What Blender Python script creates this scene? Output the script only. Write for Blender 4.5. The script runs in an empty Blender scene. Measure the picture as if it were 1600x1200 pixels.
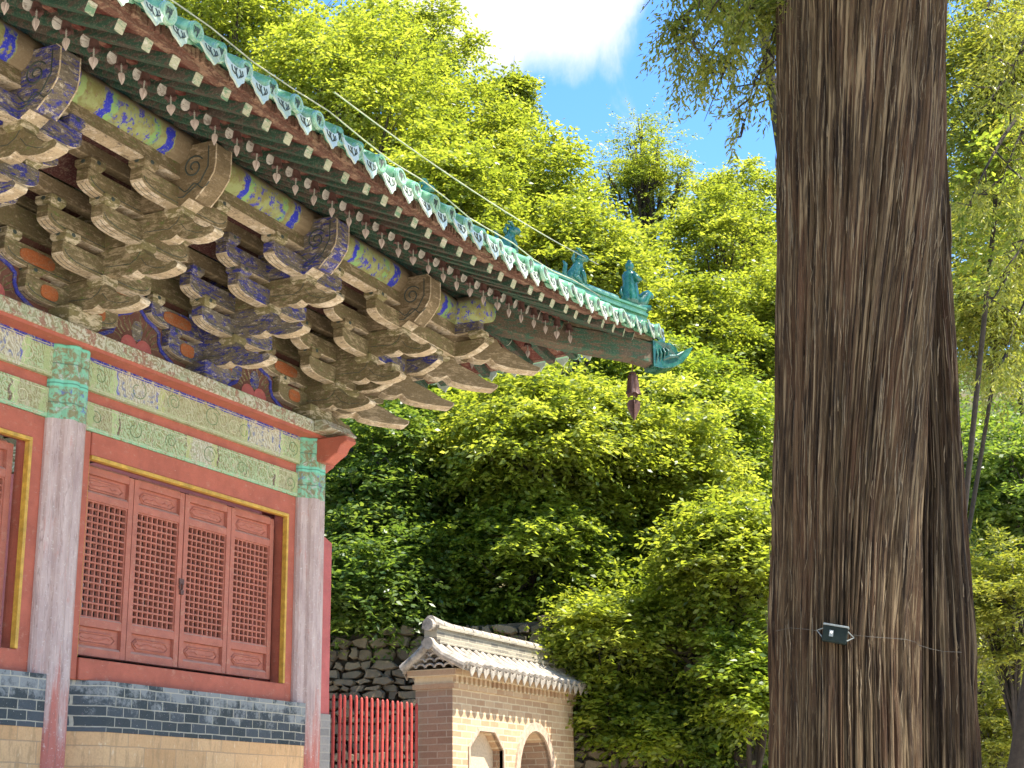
import bpy, bmesh, math, random
import numpy as np
from mathutils import Vector, Matrix
R = math.radians
PI = math.pi
random.seed(7)
sc = bpy.context.scene
COL = sc.collection

# ------------------------------------------------------------------ camera
CAM = Vector((0.0, 0.0, 1.6))
ROT = ((0.4346487, -0.23937665, -0.86820466), (-0.90051692, -0.12861775, -0.41536339), (-0.01223823, 0.96237014, -0.27146626))
FPX = 2440.0
cd = bpy.data.cameras.new('camera')
cam = bpy.data.objects.new('camera', cd)
COL.objects.link(cam)
cam.matrix_world = Matrix.Translation(CAM) @ Matrix(ROT).to_4x4()
cd.sensor_width = 36.0
cd.lens = 36.0 * FPX / 1600.0
cd.clip_start = 0.1
cd.clip_end = 2000.0
sc.camera = cam

def ray(px, py):
    d = Vector((px - 800, 600 - py, -FPX))
    return (Matrix(ROT) @ d).normalized()
FWD = ray(800, 600)
def at(px, py, depth):
    r = ray(px, py)
    return CAM + r * (depth / r.dot(FWD))

# ------------------------------------------------------------------ light
SUN = Vector((0.02, -0.465, 0.885)).normalized()      # towards the sun
sun_el = math.asin(SUN.z)
sun_az = math.atan2(SUN.x, SUN.y)
w = bpy.data.worlds.new('World')
sc.world = w
w.use_nodes = True
wt = w.node_tree
for n in list(wt.nodes): wt.nodes.remove(n)
wo = wt.nodes.new('ShaderNodeOutputWorld')
bg = wt.nodes.new('ShaderNodeBackground')
sky = wt.nodes.new('ShaderNodeTexSky')
sky.sky_type = 'NISHITA'
sky.sun_disc = False
sky.sun_elevation = sun_el
sky.sun_rotation = sun_az
sky.altitude = 300
sky.air_density = 1.0
sky.dust_density = 0.4
sky.ozone_density = 2.5
bg.inputs['Strength'].default_value = 0.13
tc = wt.nodes.new('ShaderNodeTexCoord')
# clouds: a bank of white cloud high over the hill, with thin wisps below it
nz = wt.nodes.new('ShaderNodeTexNoise'); nz.inputs['Scale'].default_value = 9.0; nz.inputs['Detail'].default_value = 9; nz.inputs['Roughness'].default_value = 0.6; nz.inputs['Distortion'].default_value = 0.35
wt.links.new(tc.outputs['Generated'], nz.inputs['Vector'])
cdir = ray(800, -110)
dp = wt.nodes.new('ShaderNodeVectorMath'); dp.operation = 'DOT_PRODUCT'
wt.links.new(tc.outputs['Generated'], dp.inputs[0]); dp.inputs[1].default_value = cdir
mr = wt.nodes.new('ShaderNodeMapRange'); mr.inputs[1].default_value = math.cos(R(6.6)); mr.inputs[2].default_value = math.cos(R(2.6)); mr.inputs[3].default_value = 0.0; mr.inputs[4].default_value = 0.34
wt.links.new(dp.outputs['Value'], mr.inputs[0])
ad = wt.nodes.new('ShaderNodeMath'); ad.operation = 'ADD'
wt.links.new(nz.outputs['Fac'], ad.inputs[0]); wt.links.new(mr.outputs[0], ad.inputs[1])
cr = wt.nodes.new('ShaderNodeMapRange'); cr.interpolation_type = 'SMOOTHSTEP'; cr.inputs[1].default_value = 0.56; cr.inputs[2].default_value = 0.78
wt.links.new(ad.outputs[0], cr.inputs[0])
mx = wt.nodes.new('ShaderNodeMix'); mx.data_type = 'RGBA'
hs = wt.nodes.new('ShaderNodeHueSaturation'); hs.inputs['Saturation'].default_value = 1.25; hs.inputs['Value'].default_value = 0.93; hs.inputs['Hue'].default_value = 0.503
wt.links.new(sky.outputs[0], hs.inputs['Color'])
wt.links.new(cr.outputs[0], mx.inputs[0]); wt.links.new(hs.outputs[0], mx.inputs[6]); cn = wt.nodes.new('ShaderNodeMix'); cn.data_type = 'RGBA'; wt.links.new(nz.outputs['Fac'], cn.inputs[0]); cn.inputs[6].default_value = (3.6, 3.6, 3.6, 1); cn.inputs[7].default_value = (1.5, 1.6, 1.75, 1); wt.links.new(cn.outputs[2], mx.inputs[7])
wt.links.new(mx.outputs[2], bg.inputs['Color'])
wt.links.new(bg.outputs[0], wo.inputs['Surface'])

sl = bpy.data.lights.new('sun', 'SUN')
sl.energy = 4.2
sl.angle = R(0.5)
sl.color = (1.0, 0.955, 0.87)
so = bpy.data.objects.new('sun', sl)
COL.objects.link(so)
so.rotation_euler = SUN.to_track_quat('Z', 'Y').to_euler()
so.location = (0, 0, 40)
sc.view_settings.view_transform = 'Standard'
sc.view_settings.look = 'None'
sc.view_settings.exposure = 1.88
sc.view_settings.gamma = 1
sc.cycles.max_bounces = 8
sc.cycles.diffuse_bounces = 5
sc.cycles.transmission_bounces = 4
sc.cycles.use_denoising = True

# ------------------------------------------------------------------ mesh helpers
class MB:
    def __init__(self): self.v = []; self.f = []; self.m = []
    def add(self, vs, fs, mi=0):
        b = len(self.v)
        self.v += [tuple(p) for p in vs]
        for i, f in enumerate(fs):
            self.f.append(tuple(b + k for k in f)); self.m.append(mi[i] if isinstance(mi, (list, tuple)) else mi)
        return self
    def box(self, x0, x1, y0, y1, z0, z1, mi=0, mp=None):
        vs = [(x, y, z) for x in (x0, x1) for y in (y0, y1) for z in (z0, z1)]
        if mp: vs = [mp(*p) for p in vs]
        return self.add(vs, [(0, 1, 3, 2), (4, 6, 7, 5), (0, 4, 5, 1), (2, 3, 7, 6), (0, 2, 6, 4), (1, 5, 7, 3)], mi)
    def prism(self, poly, c0, c1, mp, mi=0, side=None, nseg=1):
        """extrude polygon (a,b) from c0 to c1; mp(a,b,c)->xyz; side[i] = material of the side face from i to i+1"""
        n = len(poly)
        vs = []
        for k in range(nseg + 1):
            c = c0 + (c1 - c0) * k / nseg
            vs += [mp(a, b, c) for a, b in poly]
        fs = [tuple(range(n)), tuple(range(nseg * n, nseg * n + n))]; ms = [mi, mi]
        for k in range(nseg):
            for i in range(n):
                j = (i + 1) % n
                fs.append((k * n + i, k * n + j, (k + 1) * n + j, (k + 1) * n + i)); ms.append(side[i] if side else mi)
        return self.add(vs, fs, ms)
    def tube(self, pts, rad, n=8, mi=0, cap=True):
        pts = [Vector(p) for p in pts]
        if not isinstance(rad, (list, tuple)): rad = [rad] * len(pts)
        vs = []; fs = []
        up = Vector((0, 0, 1)); nrm = None
        for i, p in enumerate(pts):
            d = (pts[min(i + 1, len(pts) - 1)] - pts[max(i - 1, 0)]).normalized()
            if nrm is None:
                ref = up if abs(d.z) < 0.9 else Vector((1, 0, 0))
                nrm = d.cross(ref).normalized()
            else:
                nrm = (nrm - d * nrm.dot(d)).normalized()
            bn = d.cross(nrm)
            for k in range(n):
                a = 2 * PI * k / n
                vs.append(p + (nrm * math.cos(a) + bn * math.sin(a)) * rad[i])
        for i in range(len(pts) - 1):
            for k in range(n):
                fs.append((i * n + k, i * n + (k + 1) % n, (i + 1) * n + (k + 1) % n, (i + 1) * n + k))
        if cap:
            fs.append(tuple(range(n - 1, -1, -1))); fs.append(tuple((len(pts) - 1) * n + k for k in range(n)))
        return self.add(vs, fs, mi)
    def lathe(self, prof, n=16, o=(0, 0, 0), mi=0, mp=None, cap=True):
        vs = []; fs = []
        for r, z in prof:
            for k in range(n):
                a = 2 * PI * k / n
                p = (o[0] + r * math.cos(a), o[1] + r * math.sin(a), o[2] + z)
                vs.append(mp(*p) if mp else p)
        for i in range(len(prof) - 1):
            for k in range(n):
                fs.append((i * n + k, i * n + (k + 1) % n, (i + 1) * n + (k + 1) % n, (i + 1) * n + k))
        if cap:
            fs.append(tuple(range(n - 1, -1, -1))); fs.append(tuple((len(prof) - 1) * n + k for k in range(n)))
        return self.add(vs, fs, mi)
    def build(self, name, mats, parent=None, smooth=False, bevel=0.0, norm=True):
        me = bpy.data.meshes.new(name)
        me.from_pydata(self.v, [], self.f)
        if not isinstance(mats, (list, tuple)): mats = [mats]
        for m in mats: me.materials.append(m)
        if len(mats) > 1: me.polygons.foreach_set('material_index', self.m)
        if norm:
            bm = bmesh.new(); bm.from_mesh(me)
            bmesh.ops.recalc_face_normals(bm, faces=bm.faces)
            bm.to_mesh(me); bm.free()
        if smooth: me.polygons.foreach_set('use_smooth', [True] * len(me.polygons))
        me.update()
        o = bpy.data.objects.new(name, me)
        COL.objects.link(o)
        if bevel:
            b = o.modifiers.new('bevel', 'BEVEL'); b.width = bevel; b.segments = 1; b.limit_method = 'ANGLE'; b.angle_limit = R(40)
        if parent: o.parent = parent
        return o

def tag(o, label=None, cat=None, group=None, kind=None):
    if label: o['label'] = label
    if cat: o['category'] = cat
    if group: o['group'] = group
    if kind: o['kind'] = kind
    return o
def thing(name, label, cat, group=None, loc=(0, 0, 0)):
    o = bpy.data.objects.new(name, None); COL.objects.link(o); o.location = loc
    o.empty_display_size = 0.2
    return tag(o, label, cat, group)
def inst(o, parent, mw):
    c = o.copy(); COL.objects.link(c); c.parent = parent; c.matrix_local = mw
    return c

# ------------------------------------------------------------------ material helpers
class NT:
    def __init__(self, name, disp=False):
        self.m = bpy.data.materials.new(name); self.m.use_nodes = True
        self.t = self.m.node_tree
        self.b = self.t.nodes['Principled BSDF']
        self.out = self.t.nodes['Material Output']
        self.c = self.t.nodes.new('ShaderNodeTexCoord').outputs['Object']
        self.g = None
    def n(self, ty, **k):
        x = self.t.nodes.new(ty)
        for a, v in k.items():
            if a.startswith('i_'):
                key = a[2:]; key = int(key) if key.isdigit() else key.replace('_', ' ')
                if hasattr(v, 'node'): self.t.links.new(v, x.inputs[key])
                else: x.inputs[key].default_value = v
            else: setattr(x, a, v)
        return x
    def link(self, a, b): self.t.links.new(a, b)
    def map(self, scale=(1, 1, 1), rot=(0, 0, 0), loc=(0, 0, 0), vec=None):
        return self.n('ShaderNodeMapping', i_Vector=vec or self.c, i_Scale=scale, i_Rotation=rot, i_Location=loc).outputs[0]
    def noise(self, scale, detail=4, rough=0.55, vec=None, dist=0.0):
        return self.n('ShaderNodeTexNoise', i_Vector=vec or self.c, i_Scale=scale, i_Detail=detail, i_Roughness=rough, i_Distortion=dist).outputs['Fac']
    def vor(self, scale, vec=None, feature='F1', out='Distance', rnd=1.0):
        return self.n('ShaderNodeTexVoronoi', feature=feature, i_Vector=vec or self.c, i_Scale=scale, i_Randomness=rnd).outputs[out]
    def rng(self, f, a, b, c=0.0, d=1.0, smooth=False):
        return self.n('ShaderNodeMapRange', i_0=f, i_1=a, i_2=b, i_3=c, i_4=d, interpolation_type='SMOOTHSTEP' if smooth else 'LINEAR').outputs[0]
    def math(self, op, a, b=0.0, c=0.0):
        return self.n('ShaderNodeMath', operation=op, i_0=a, i_1=b, i_2=c).outputs[0]
    def mix(self, f, a, b, mode='MIX'):
        x = self.n('ShaderNodeMix', data_type='RGBA', blend_type=mode)
        for i, v in ((0, f), (6, a), (7, b)):
            if hasattr(v, 'node'): self.link(v, x.inputs[i])
            else: x.inputs[i].default_value = v if i == 0 else tuple(v) + (1,) * (4 - len(v))
        return x.outputs[2]
    def xyz(self, vec=None):
        s = self.n('ShaderNodeSeparateXYZ', i_0=vec or self.c)
        return s.outputs
    def comb(self, x=0.0, y=0.0, z=0.0):
        return self.n('ShaderNodeCombineXYZ', i_0=x, i_1=y, i_2=z).outputs[0]
    def bump(self, h, strength=0.3, dist=0.02):
        b = self.n('ShaderNodeBump', i_Height=h, i_Strength=strength, i_Distance=dist)
        self.link(b.outputs[0], self.b.inputs['Normal']); return b
    def fin(self, col, rough=0.7, spec=0.3):
        if hasattr(col, 'node'): self.link(col, self.b.inputs['Base Color'])
        else: self.b.inputs['Base Color'].default_value = tuple(col) + (1,)
        if hasattr(rough, 'node'): self.link(rough, self.b.inputs['Roughness'])
        else: self.b.inputs['Roughness'].default_value = rough
        self.b.inputs['Specular IOR Level'].default_value = spec
        return self.m

def m_wood(name, c1, c2, paint=None, amount=0.5, paint2=None, amount2=0.4, rough=0.75, sc_=1.0, line=None):
    t = NT(name)
    v = t.map((1.2 * sc_, 1.2 * sc_, 6 * sc_))
    g = t.noise(7, 6, 0.65, v, 0.6)
    col = t.mix(t.rng(g, 0.35, 0.68), c1, c2)
    big = t.noise(2.3 * sc_, 5, 0.6)
    col = t.mix(t.rng(big, 0.35, 0.7, 0.0, 0.55), col, tuple(x * 0.62 for x in c1))
    if paint:
        f = t.noise(13 * sc_, 8, 0.78, t.map((0.7, 0.7, 1.7)), 0.25)
        f = t.math('ADD', f, t.math('MULTIPLY', t.math('SUBTRACT', g, 0.5), 0.75))
        f = t.math('ADD', f, t.math('MULTIPLY', t.math('SUBTRACT', big, 0.5), 0.5))
        col = t.mix(t.rng(f, 0.60 - amount * 0.25, 0.69 - amount * 0.25), col, paint)
    if paint2:
        f2 = t.noise(19 * sc_, 8, 0.8, t.map((0.6, 0.6, 1.8), loc=(3.3, 1.7, 9.1)), 0.2)
        col = t.mix(t.rng(f2, 0.64 - amount2 * 0.25, 0.71 - amount2 * 0.25), col, paint2)
    fine = t.noise(60 * sc_, 4, 0.7)
    col = t.mix(t.rng(fine, 0.5, 0.75, 0, 0.28), col, (0.50, 0.43, 0.31))
    crack = t.noise(14 * sc_, 3, 0.6, t.map((0.7, 0.7, 6.0), loc=(5, 2, 1)), 1.2)
    cm = t.rng(t.math('ABSOLUTE', t.math('SUBTRACT', crack, 0.5)), 0.0, 0.016, 1, 0)
    col = t.mix(t.math('MULTIPLY', cm, 0.7), col, (0.045, 0.035, 0.025))
    t.bump(t.math('ADD', t.math('SUBTRACT', g, t.math('MULTIPLY', cm, 0.6)), t.math('MULTIPLY', fine, 0.4)), 0.35, 0.012)
    return t.fin(col, rough, 0.25)

# weathered timber in its paint families
W_OLIVE = m_wood('timber_olive', (0.20, 0.145, 0.07), (0.125, 0.10, 0.042), (0.35, 0.265, 0.155), 0.30, (0.135, 0.16, 0.045), 0.36)
W_BLUE = m_wood('timber_blue', (0.18, 0.145, 0.10), (0.105, 0.088, 0.065), (0.024, 0.03, 0.23), 0.40, (0.42, 0.36, 0.27), 0.42)
W_PALE = m_wood('timber_pale', (0.56, 0.43, 0.27), (0.40, 0.295, 0.175), (0.68, 0.56, 0.40), 0.42, (0.20, 0.15, 0.095), 0.34)
W_BROWN = m_wood('timber_brown', (0.21, 0.15, 0.078), (0.14, 0.098, 0.048), (0.32, 0.235, 0.14), 0.32)
W_BLOCK = m_wood('timber_block', (0.23, 0.19, 0.08), (0.16, 0.135, 0.055), (0.50, 0.41, 0.27), 0.42, (0.05, 0.05, 0.035), 0.1)
W_GREEN = m_wood('rafter_green', (0.019, 0.062, 0.037), (0.03, 0.085, 0.047), (0.075, 0.055, 0.04), 0.5, (0.14, 0.20, 0.13), 0.16)
W_WHITE = m_wood('rafter_end_white', (0.70, 0.64, 0.54), (0.58, 0.52, 0.42), (0.30, 0.25, 0.20), 0.25)
W_BEAMG = m_wood('corner_beam_green', (0.13, 0.09, 0.055), (0.09, 0.062, 0.038), (0.03, 0.085, 0.05), 0.5)
W_GREENW = m_wood('rafter_end_pale', (0.44, 0.41, 0.28), (0.34, 0.35, 0.22), (0.12, 0.22, 0.12), 0.34, (0.55, 0.50, 0.40), 0.4)
W_RED = m_wood('red_board', (0.15, 0.032, 0.022), (0.10, 0.024, 0.018), (0.22, 0.10, 0.065), 0.28)
W_MAROON = m_wood('maroon_board', (0.06, 0.016, 0.014), (0.08, 0.022, 0.017), (0.11, 0.06, 0.04), 0.2)
W_LATH = m_wood('brown_lath', (0.16, 0.07, 0.045), (0.11, 0.045, 0.03), (0.27, 0.16, 0.10), 0.35)

def m_flat(name, c, rough=0.6, var=0.25, scale=9, metallic=0.0, spec=0.4, bump=0.15):
    t = NT(name)
    n1 = t.noise(scale, 6, 0.65); n2 = t.noise(scale * 6, 4, 0.6)
    col = t.mix(t.rng(n1, 0.3, 0.7), tuple(x * (1 - var) for x in c), tuple(min(1, x * (1 + var)) for x in c))
    col = t.mix(t.rng(n2, 0.45, 0.75, 0, 0.3), col, tuple(x * 0.55 for x in c))
    t.b.inputs['Metallic'].default_value = metallic
    t.bump(n2, bump, 0.006)
    return t.fin(col, rough, spec)

def m_redlac(name, c=(0.27, 0.055, 0.035), worn=0.3):
    t = NT(name)
    v = t.map((3, 3, 0.8))
    g = t.noise(5, 6, 0.65)
    col = t.mix(t.rng(g, 0.3, 0.7), tuple(x * 0.8 for x in c), tuple(x * 1.12 for x in c))
    f = t.noise(11, 8, 0.75, t.map((1, 1, 1.5)))
    col = t.mix(t.rng(f, 0.60 - worn * .1, 0.70 - worn * .1, 0, 0.75), col, (0.45, 0.20, 0.13))
    f3 = t.noise(30, 6, 0.7, t.map((0.5, 0.5, 2.5)))
    col = t.mix(t.rng(f3, 0.64, 0.70, 0, 0.6), col, (0.50, 0.38, 0.30))
    crack = t.noise(26, 3, 0.6, t.map((0.45, 0.45, 3.5)), 1.0)
    cm = t.rng(t.math('ABSOLUTE', t.math('SUBTRACT', crack, 0.5)), 0, 0.012, 1, 0)
    col = t.mix(t.math('MULTIPLY', cm, 0.45), col, (0.10, 0.03, 0.025))
    t.bump(t.math('SUBTRACT', f, t.math('MULTIPLY', cm, .5)), 0.25, 0.008)
    return t.fin(col, 0.62, 0.3)
RED = m_redlac('red_lacquer', (0.42, 0.112, 0.066))
RED_DARK = m_redlac('red_lacquer_dull', (0.42, 0.14, 0.09), 0.6)
RED_WALL = m_redlac('red_plaster', (0.46, 0.115, 0.10), 0.2)
GOLD = m_flat('gold_trim', (0.52, 0.30, 0.045), 0.5, 0.3, 14)
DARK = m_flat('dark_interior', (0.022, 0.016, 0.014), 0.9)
BELL = m_flat('rusty_bell', (0.115, 0.055, 0.042), 0.55, 0.4, 25, 0.25, 0.5)
IRONPALE = m_flat('pale_clapper', (0.42, 0.34, 0.28), 0.6, 0.3, 25)
WIRE = m_flat('wire_grey', (0.30, 0.28, 0.22), 0.6)
CORD = m_flat('pale_cord', (0.55, 0.52, 0.36), 0.6)
BOXM = m_flat('box_green_black', (0.014, 0.02, 0.017), 0.8, 0.3, 20, 0.0, 0.08)
WIREDK = m_flat('dull_wire', (0.11, 0.10, 0.085), 0.8, 0.2, 20, 0.0, 0.1)
BOXLID = m_flat('box_lid_grey', (0.20, 0.215, 0.20), 0.7, 0.2, 20, 0.0, 0.15)
LENS = m_flat('box_lens', (0.75, 0.72, 0.68), 0.25, 0.1, 20)

DUST = m_redlac('dusty_ledge', (0.46, 0.25, 0.19), 0.6)
def m_column(name, zt):
    """pale weathered lacquer with a painted band of green, blue and grey rings at the head"""
    t = NT(name)
    X, Y, Z = t.xyz()
    g = t.noise(4, 6, 0.65, t.map((3, 3, 0.7)))
    pale = t.mix(t.rng(g, 0.3, 0.7), (0.36, 0.25, 0.225), (0.54, 0.41, 0.36))
    red = t.noise(3.6, 8, 0.74, t.map((3.4, 3.4, 0.35), loc=(4, 4, 4)))
    low = t.rng(Z, 1.9, 3.0, 0.44, -0.04)
    rf = t.rng(t.math('ADD', red, low), 0.55, 0.75, 0, 0.9)
    body = t.mix(rf, pale, (0.42, 0.11, 0.075))
    ck = t.noise(20, 3, 0.6, t.map((1.0, 1.0, 0.06)), 0.6)
    cm = t.rng(t.math('ABSOLUTE', t.math('SUBTRACT', ck, 0.5)), 0, 0.014, 1, 0)
    body = t.mix(t.math('MULTIPLY', cm, 0.55), body, (0.16, 0.10, 0.085))
    pe = t.noise(7, 8, 0.78, t.map((1.6, 1.6, .6), loc=(1, 2, 8)))
    body = t.mix(t.rng(pe, 0.58, 0.64, 0, 0.55), body, (0.46, 0.22, 0.17))
    sp = t.noise(45, 5, 0.7)
    body = t.mix(t.rng(sp, 0.58, 0.66, 0, 0.5), body, (0.66, 0.58, 0.52))
    # head band
    zz = t.math('SUBTRACT', zt, Z)
    n1 = t.noise(16, 6, 0.7, None, 0.8); n2 = t.noise(9, 5, 0.7, t.map(loc=(7, 1, 3)), 0.5)
    band = t.mix(t.rng(n1, 0.46, 0.54), (0.20, 0.43, 0.27), (0.22, 0.20, 0.10))
    band = t.mix(t.rng(n2, 0.56, 0.62), band, (0.40, 0.42, 0.36))
    wv = t.math('SINE', t.math('MULTIPLY', zz, 28.0))
    ring = t.rng(t.math('ABSOLUTE', t.math('SUBTRACT', t.math('FRACT', t.math('MULTIPLY', zz, 3.1)), 0.5)), 0.40, 0.43)
    band = t.mix(t.math('MULTIPLY', ring, 0.85), band, (0.16, 0.52, 0.36))
    blue = t.math('MULTIPLY', t.rng(n2, 0.40, 0.46, 1, 0), t.rng(t.math('ABSOLUTE', t.math('SUBTRACT', zz, 0.45)), 0.07, 0.09, 1, 0))
    band = t.mix(t.math('MULTIPLY', blue, 0.75), band, (0.10, 0.13, 0.36))
    dk = t.rng(t.math('ABSOLUTE', t.math('SUBTRACT', t.math('FRACT', t.math('MULTIPLY', zz, 6.2)), 0.5)), 0.455, 0.475)
    band = t.mix(t.math('MULTIPLY', dk, 0.6), band, (0.05, 0.10, 0.07))
    col = t.mix(t.math('LESS_THAN', zz, 0.615), body, band)
    t.bump(t.math('ADD', sp, g), 0.2, 0.008)
    return t.fin(col, 0.6, 0.3)
COLUMN = m_column('column_lacquer', 5.36)

def m_beam(name, x0, x1, z0, z1, lower=False):
    """faded painted beam: end blocks, scroll panels, a long centre panel, worn to wood"""
    t = NT(name)
    X, Y, Z = t.xyz()
    L = x1 - x0
    u = t.rng(X, x0, x1, 0, 1)
    # mirrored so both halves match; wobble the dividers like brush edges
    wob = t.math('MULTIPLY', t.math('SUBTRACT', t.noise(14, 2, 0.5), 0.5), 0.03)
    h = t.math('ADD', t.math('SUBTRACT', 0.5, t.math('ABSOLUTE', t.math('SUBTRACT', u, 0.5))), wob)   # 0 at ends .. .5 centre
    vz = t.rng(Z, z0, z1, 0, 1)
    sw = t.n('ShaderNodeTexWave', wave_type='RINGS', rings_direction='SPHERICAL', i_Vector=t.map((1, 0.2, 1)), i_Scale=9.0, i_Distortion=14.0, i_Detail=3.0, i_Detail_Scale=1.6).outputs['Fac']
    nz_ = t.noise(13, 6, 0.7, None, 0.7); n2 = t.noise(34, 6, 0.75)
    olive = t.mix(t.rng(sw, 0.35, 0.6), (0.27, 0.24, 0.115), (0.36, 0.36, 0.20))
    green = t.mix(t.rng(sw, 0.40, 0.55), (0.24, 0.24, 0.10), (0.34, 0.43, 0.24))
    scroll = t.mix(t.rng(sw, 0.42, 0.58), (0.33, 0.29, 0.19), (0.50, 0.47, 0.36))
    scroll = t.mix(t.rng(nz_, 0.54, 0.6), scroll, (0.16, 0.18, 0.27) if not lower else (0.28, 0.30, 0.16))
    a, b, c = (0.10, 0.165, 0.30) if not lower else (0.12, 0.27, 0.44)
    A, B_, C_ = (green, scroll, olive) if not lower else (olive, green, scroll)
    col = t.mix(t.math('GREATER_THAN', h, a), A, B_)
    col = t.mix(t.math('GREATER_THAN', h, c), col, C_)
    # dividing strips
    for q, cc in ((a, (0.36, 0.45, 0.20)), (c, (0.38, 0.40, 0.16)), (0.02, (0.33, 0.38, 0.17))):
        st = t.rng(t.math('ABSOLUTE', t.math('SUBTRACT', h, q)), 0.010, 0.013, 1, 0)
        col = t.mix(t.math('MULTIPLY', st, 0.9), col, cc)
    for q in (a + 0.016, c - 0.016):
        st = t.rng(t.math('ABSOLUTE', t.math('SUBTRACT', h, q)), 0.003, 0.005, 1, 0)
        col = t.mix(t.math('MULTIPLY', st, t.rng(nz_, 0.42, 0.5, 0, 0.9)), col, (0.08, 0.10, 0.36) if not lower else (0.12, 0.06, 0.05))
    if not lower:
        top = t.math('MULTIPLY', t.rng(vz, 0.86, 0.88), t.rng(nz_, 0.40, 0.48))
        col = t.mix(top, col, (0.035, 0.04, 0.30))
    bot = t.math('MULTIPLY', t.rng(vz, 0.13, 0.16, 1, 0), t.rng(nz_, 0.42, 0.5))
    col = t.mix(bot, col, (0.27, 0.46, 0.26) if lower else (0.36, 0.38, 0.20))
    lines = t.rng(t.math('ABSOLUTE', t.math('SUBTRACT', t.noise(7.5, 2, 0.4, t.map((1, .3, 1.6)), 2.4), 0.5)), 0.0, 0.02, 1, 0)
    col = t.mix(t.math('MULTIPLY', lines, 0.55), col, (0.56, 0.53, 0.37))
    wear = t.noise(19, 8, 0.78, t.map(loc=(2, 9, 4)))
    col = t.mix(t.rng(wear, 0.54, 0.61, 0, 0.85), col, (0.47, 0.40, 0.27))
    col = t.mix(t.rng(n2, 0.57, 0.64, 0, 0.85), col, (0.19, 0.11, 0.07))
    t.bump(t.math('ADD', wear, sw), 0.25, 0.01)
    return t.fin(col, 0.75, 0.2)

def m_plate(name):
    t = NT(name)
    sw = t.n('ShaderNodeTexWave', wave_type='RINGS', rings_direction='SPHERICAL', i_Vector=t.map((1, .4, 1.3)), i_Scale=4.0, i_Distortion=22.0, i_Detail=4.0, i_Detail_Scale=2.0).outputs['Fac']
    n = t.noise(15, 7, 0.72); n2 = t.noise(3.5, 5, 0.65)
    col = t.mix(t.rng(sw, 0.38, 0.56), (0.27, 0.22, 0.13), (0.46, 0.42, 0.31))
    col = t.mix(t.rng(n2, 0.45, 0.62, 0, 0.6), col, (0.25, 0.31, 0.17))
    col = t.mix(t.rng(n, 0.53, 0.58, 0, 0.85), col, (0.26, 0.12, 0.08))
    col = t.mix(t.rng(t.noise(15, 6, .7, t.map(loc=(8, 3, 3))), 0.63, 0.68, 0, 0.8), col, (0.55, 0.53, 0.52))
    t.bump(t.math('ADD', n, sw), 0.3, 0.01)
    return t.fin(col, 0.8, 0.2)
PLATE = m_plate('plate_faded_scrolls')

def m_purlin(name):
    t = NT(name)
    X, Y, Z = t.xyz()
    g = t.noise(6, 6, 0.65, t.map((0.6, 4, 4)), 0.3)
    col = t.mix(t.rng(g, 0.35, 0.65), (0.19, 0.135, 0.075), (0.27, 0.20, 0.115))
    wob = t.math('MULTIPLY', t.math('SUBTRACT', t.noise(9, 3, 0.6), 0.5), 0.16)
    fx = t.math('FRACT', t.math('DIVIDE', t.math('ADD', t.math('ADD', X, wob), -9.42 + 17.9), 1.79))
    n = t.noise(13, 7, 0.75); n3 = t.noise(8, 6, 0.7, t.map(loc=(5, 5, 1)))
    lowm = t.rng(Z, 6.93, 6.985, 1, 0)
    ol = t.mix(t.rng(n3, 0.42, 0.56), (0.23, 0.21, 0.07), (0.30, 0.33, 0.13))
    p1 = t.math('MULTIPLY', t.math('MULTIPLY', t.math('LESS_THAN', fx, 0.86), t.math('GREATER_THAN', fx, 0.12)), t.rng(n, 0.60, 0.54, 0, 1))
    col = t.mix(t.math('MULTIPLY', p1, lowm), col, ol)
    def stripe(c, wd, colr, seed):
        st = t.rng(t.math('ABSOLUTE', t.math('SUBTRACT', fx, c)), wd, wd + 0.006, 1, 0)
        wr = t.rng(t.noise(17, 6, 0.7, t.map(loc=(seed, 2, 2))), 0.40, 0.46)
        return t.math('MULTIPLY', t.math('MULTIPLY', st, wr), lowm), colr
    for c, wd, cl, sd in ((0.20, 0.018, (0.03, 0.04, 0.42), 1), (0.24, 0.015, (0.30, 0.40, 0.14), 2), (0.40, 0.02, (0.03, 0.04, 0.42), 3), (0.44, 0.018, (0.24, 0.40, 0.13), 4), (0.72, 0.02, (0.22, 0.38, 0.12), 5), (0.82, 0.028, (0.03, 0.04, 0.40), 6)):
        f, cl2 = stripe(c, wd, cl, sd)
        col = t.mix(f, col, cl2)
    fl = t.math('MULTIPLY', t.math('MULTIPLY', t.rng(n, 0.53, 0.57), t.rng(t.math('ABSOLUTE', t.math('SUBTRACT', fx, 0.59)), 0.13, 0.16, 1, 0)), lowm)
    col = t.mix(fl, col, (0.06, 0.06, 0.36))
    fine = t.noise(50, 4, 0.7)
    col = t.mix(t.rng(fine, 0.55, 0.7, 0, 0.35), col, (0.42, 0.36, 0.26))
    t.bump(t.math('ADD', g, fine), 0.3, 0.01)
    return t.fin(col, 0.75, 0.25)
PURLIN = m_purlin('purlin_painted')

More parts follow.
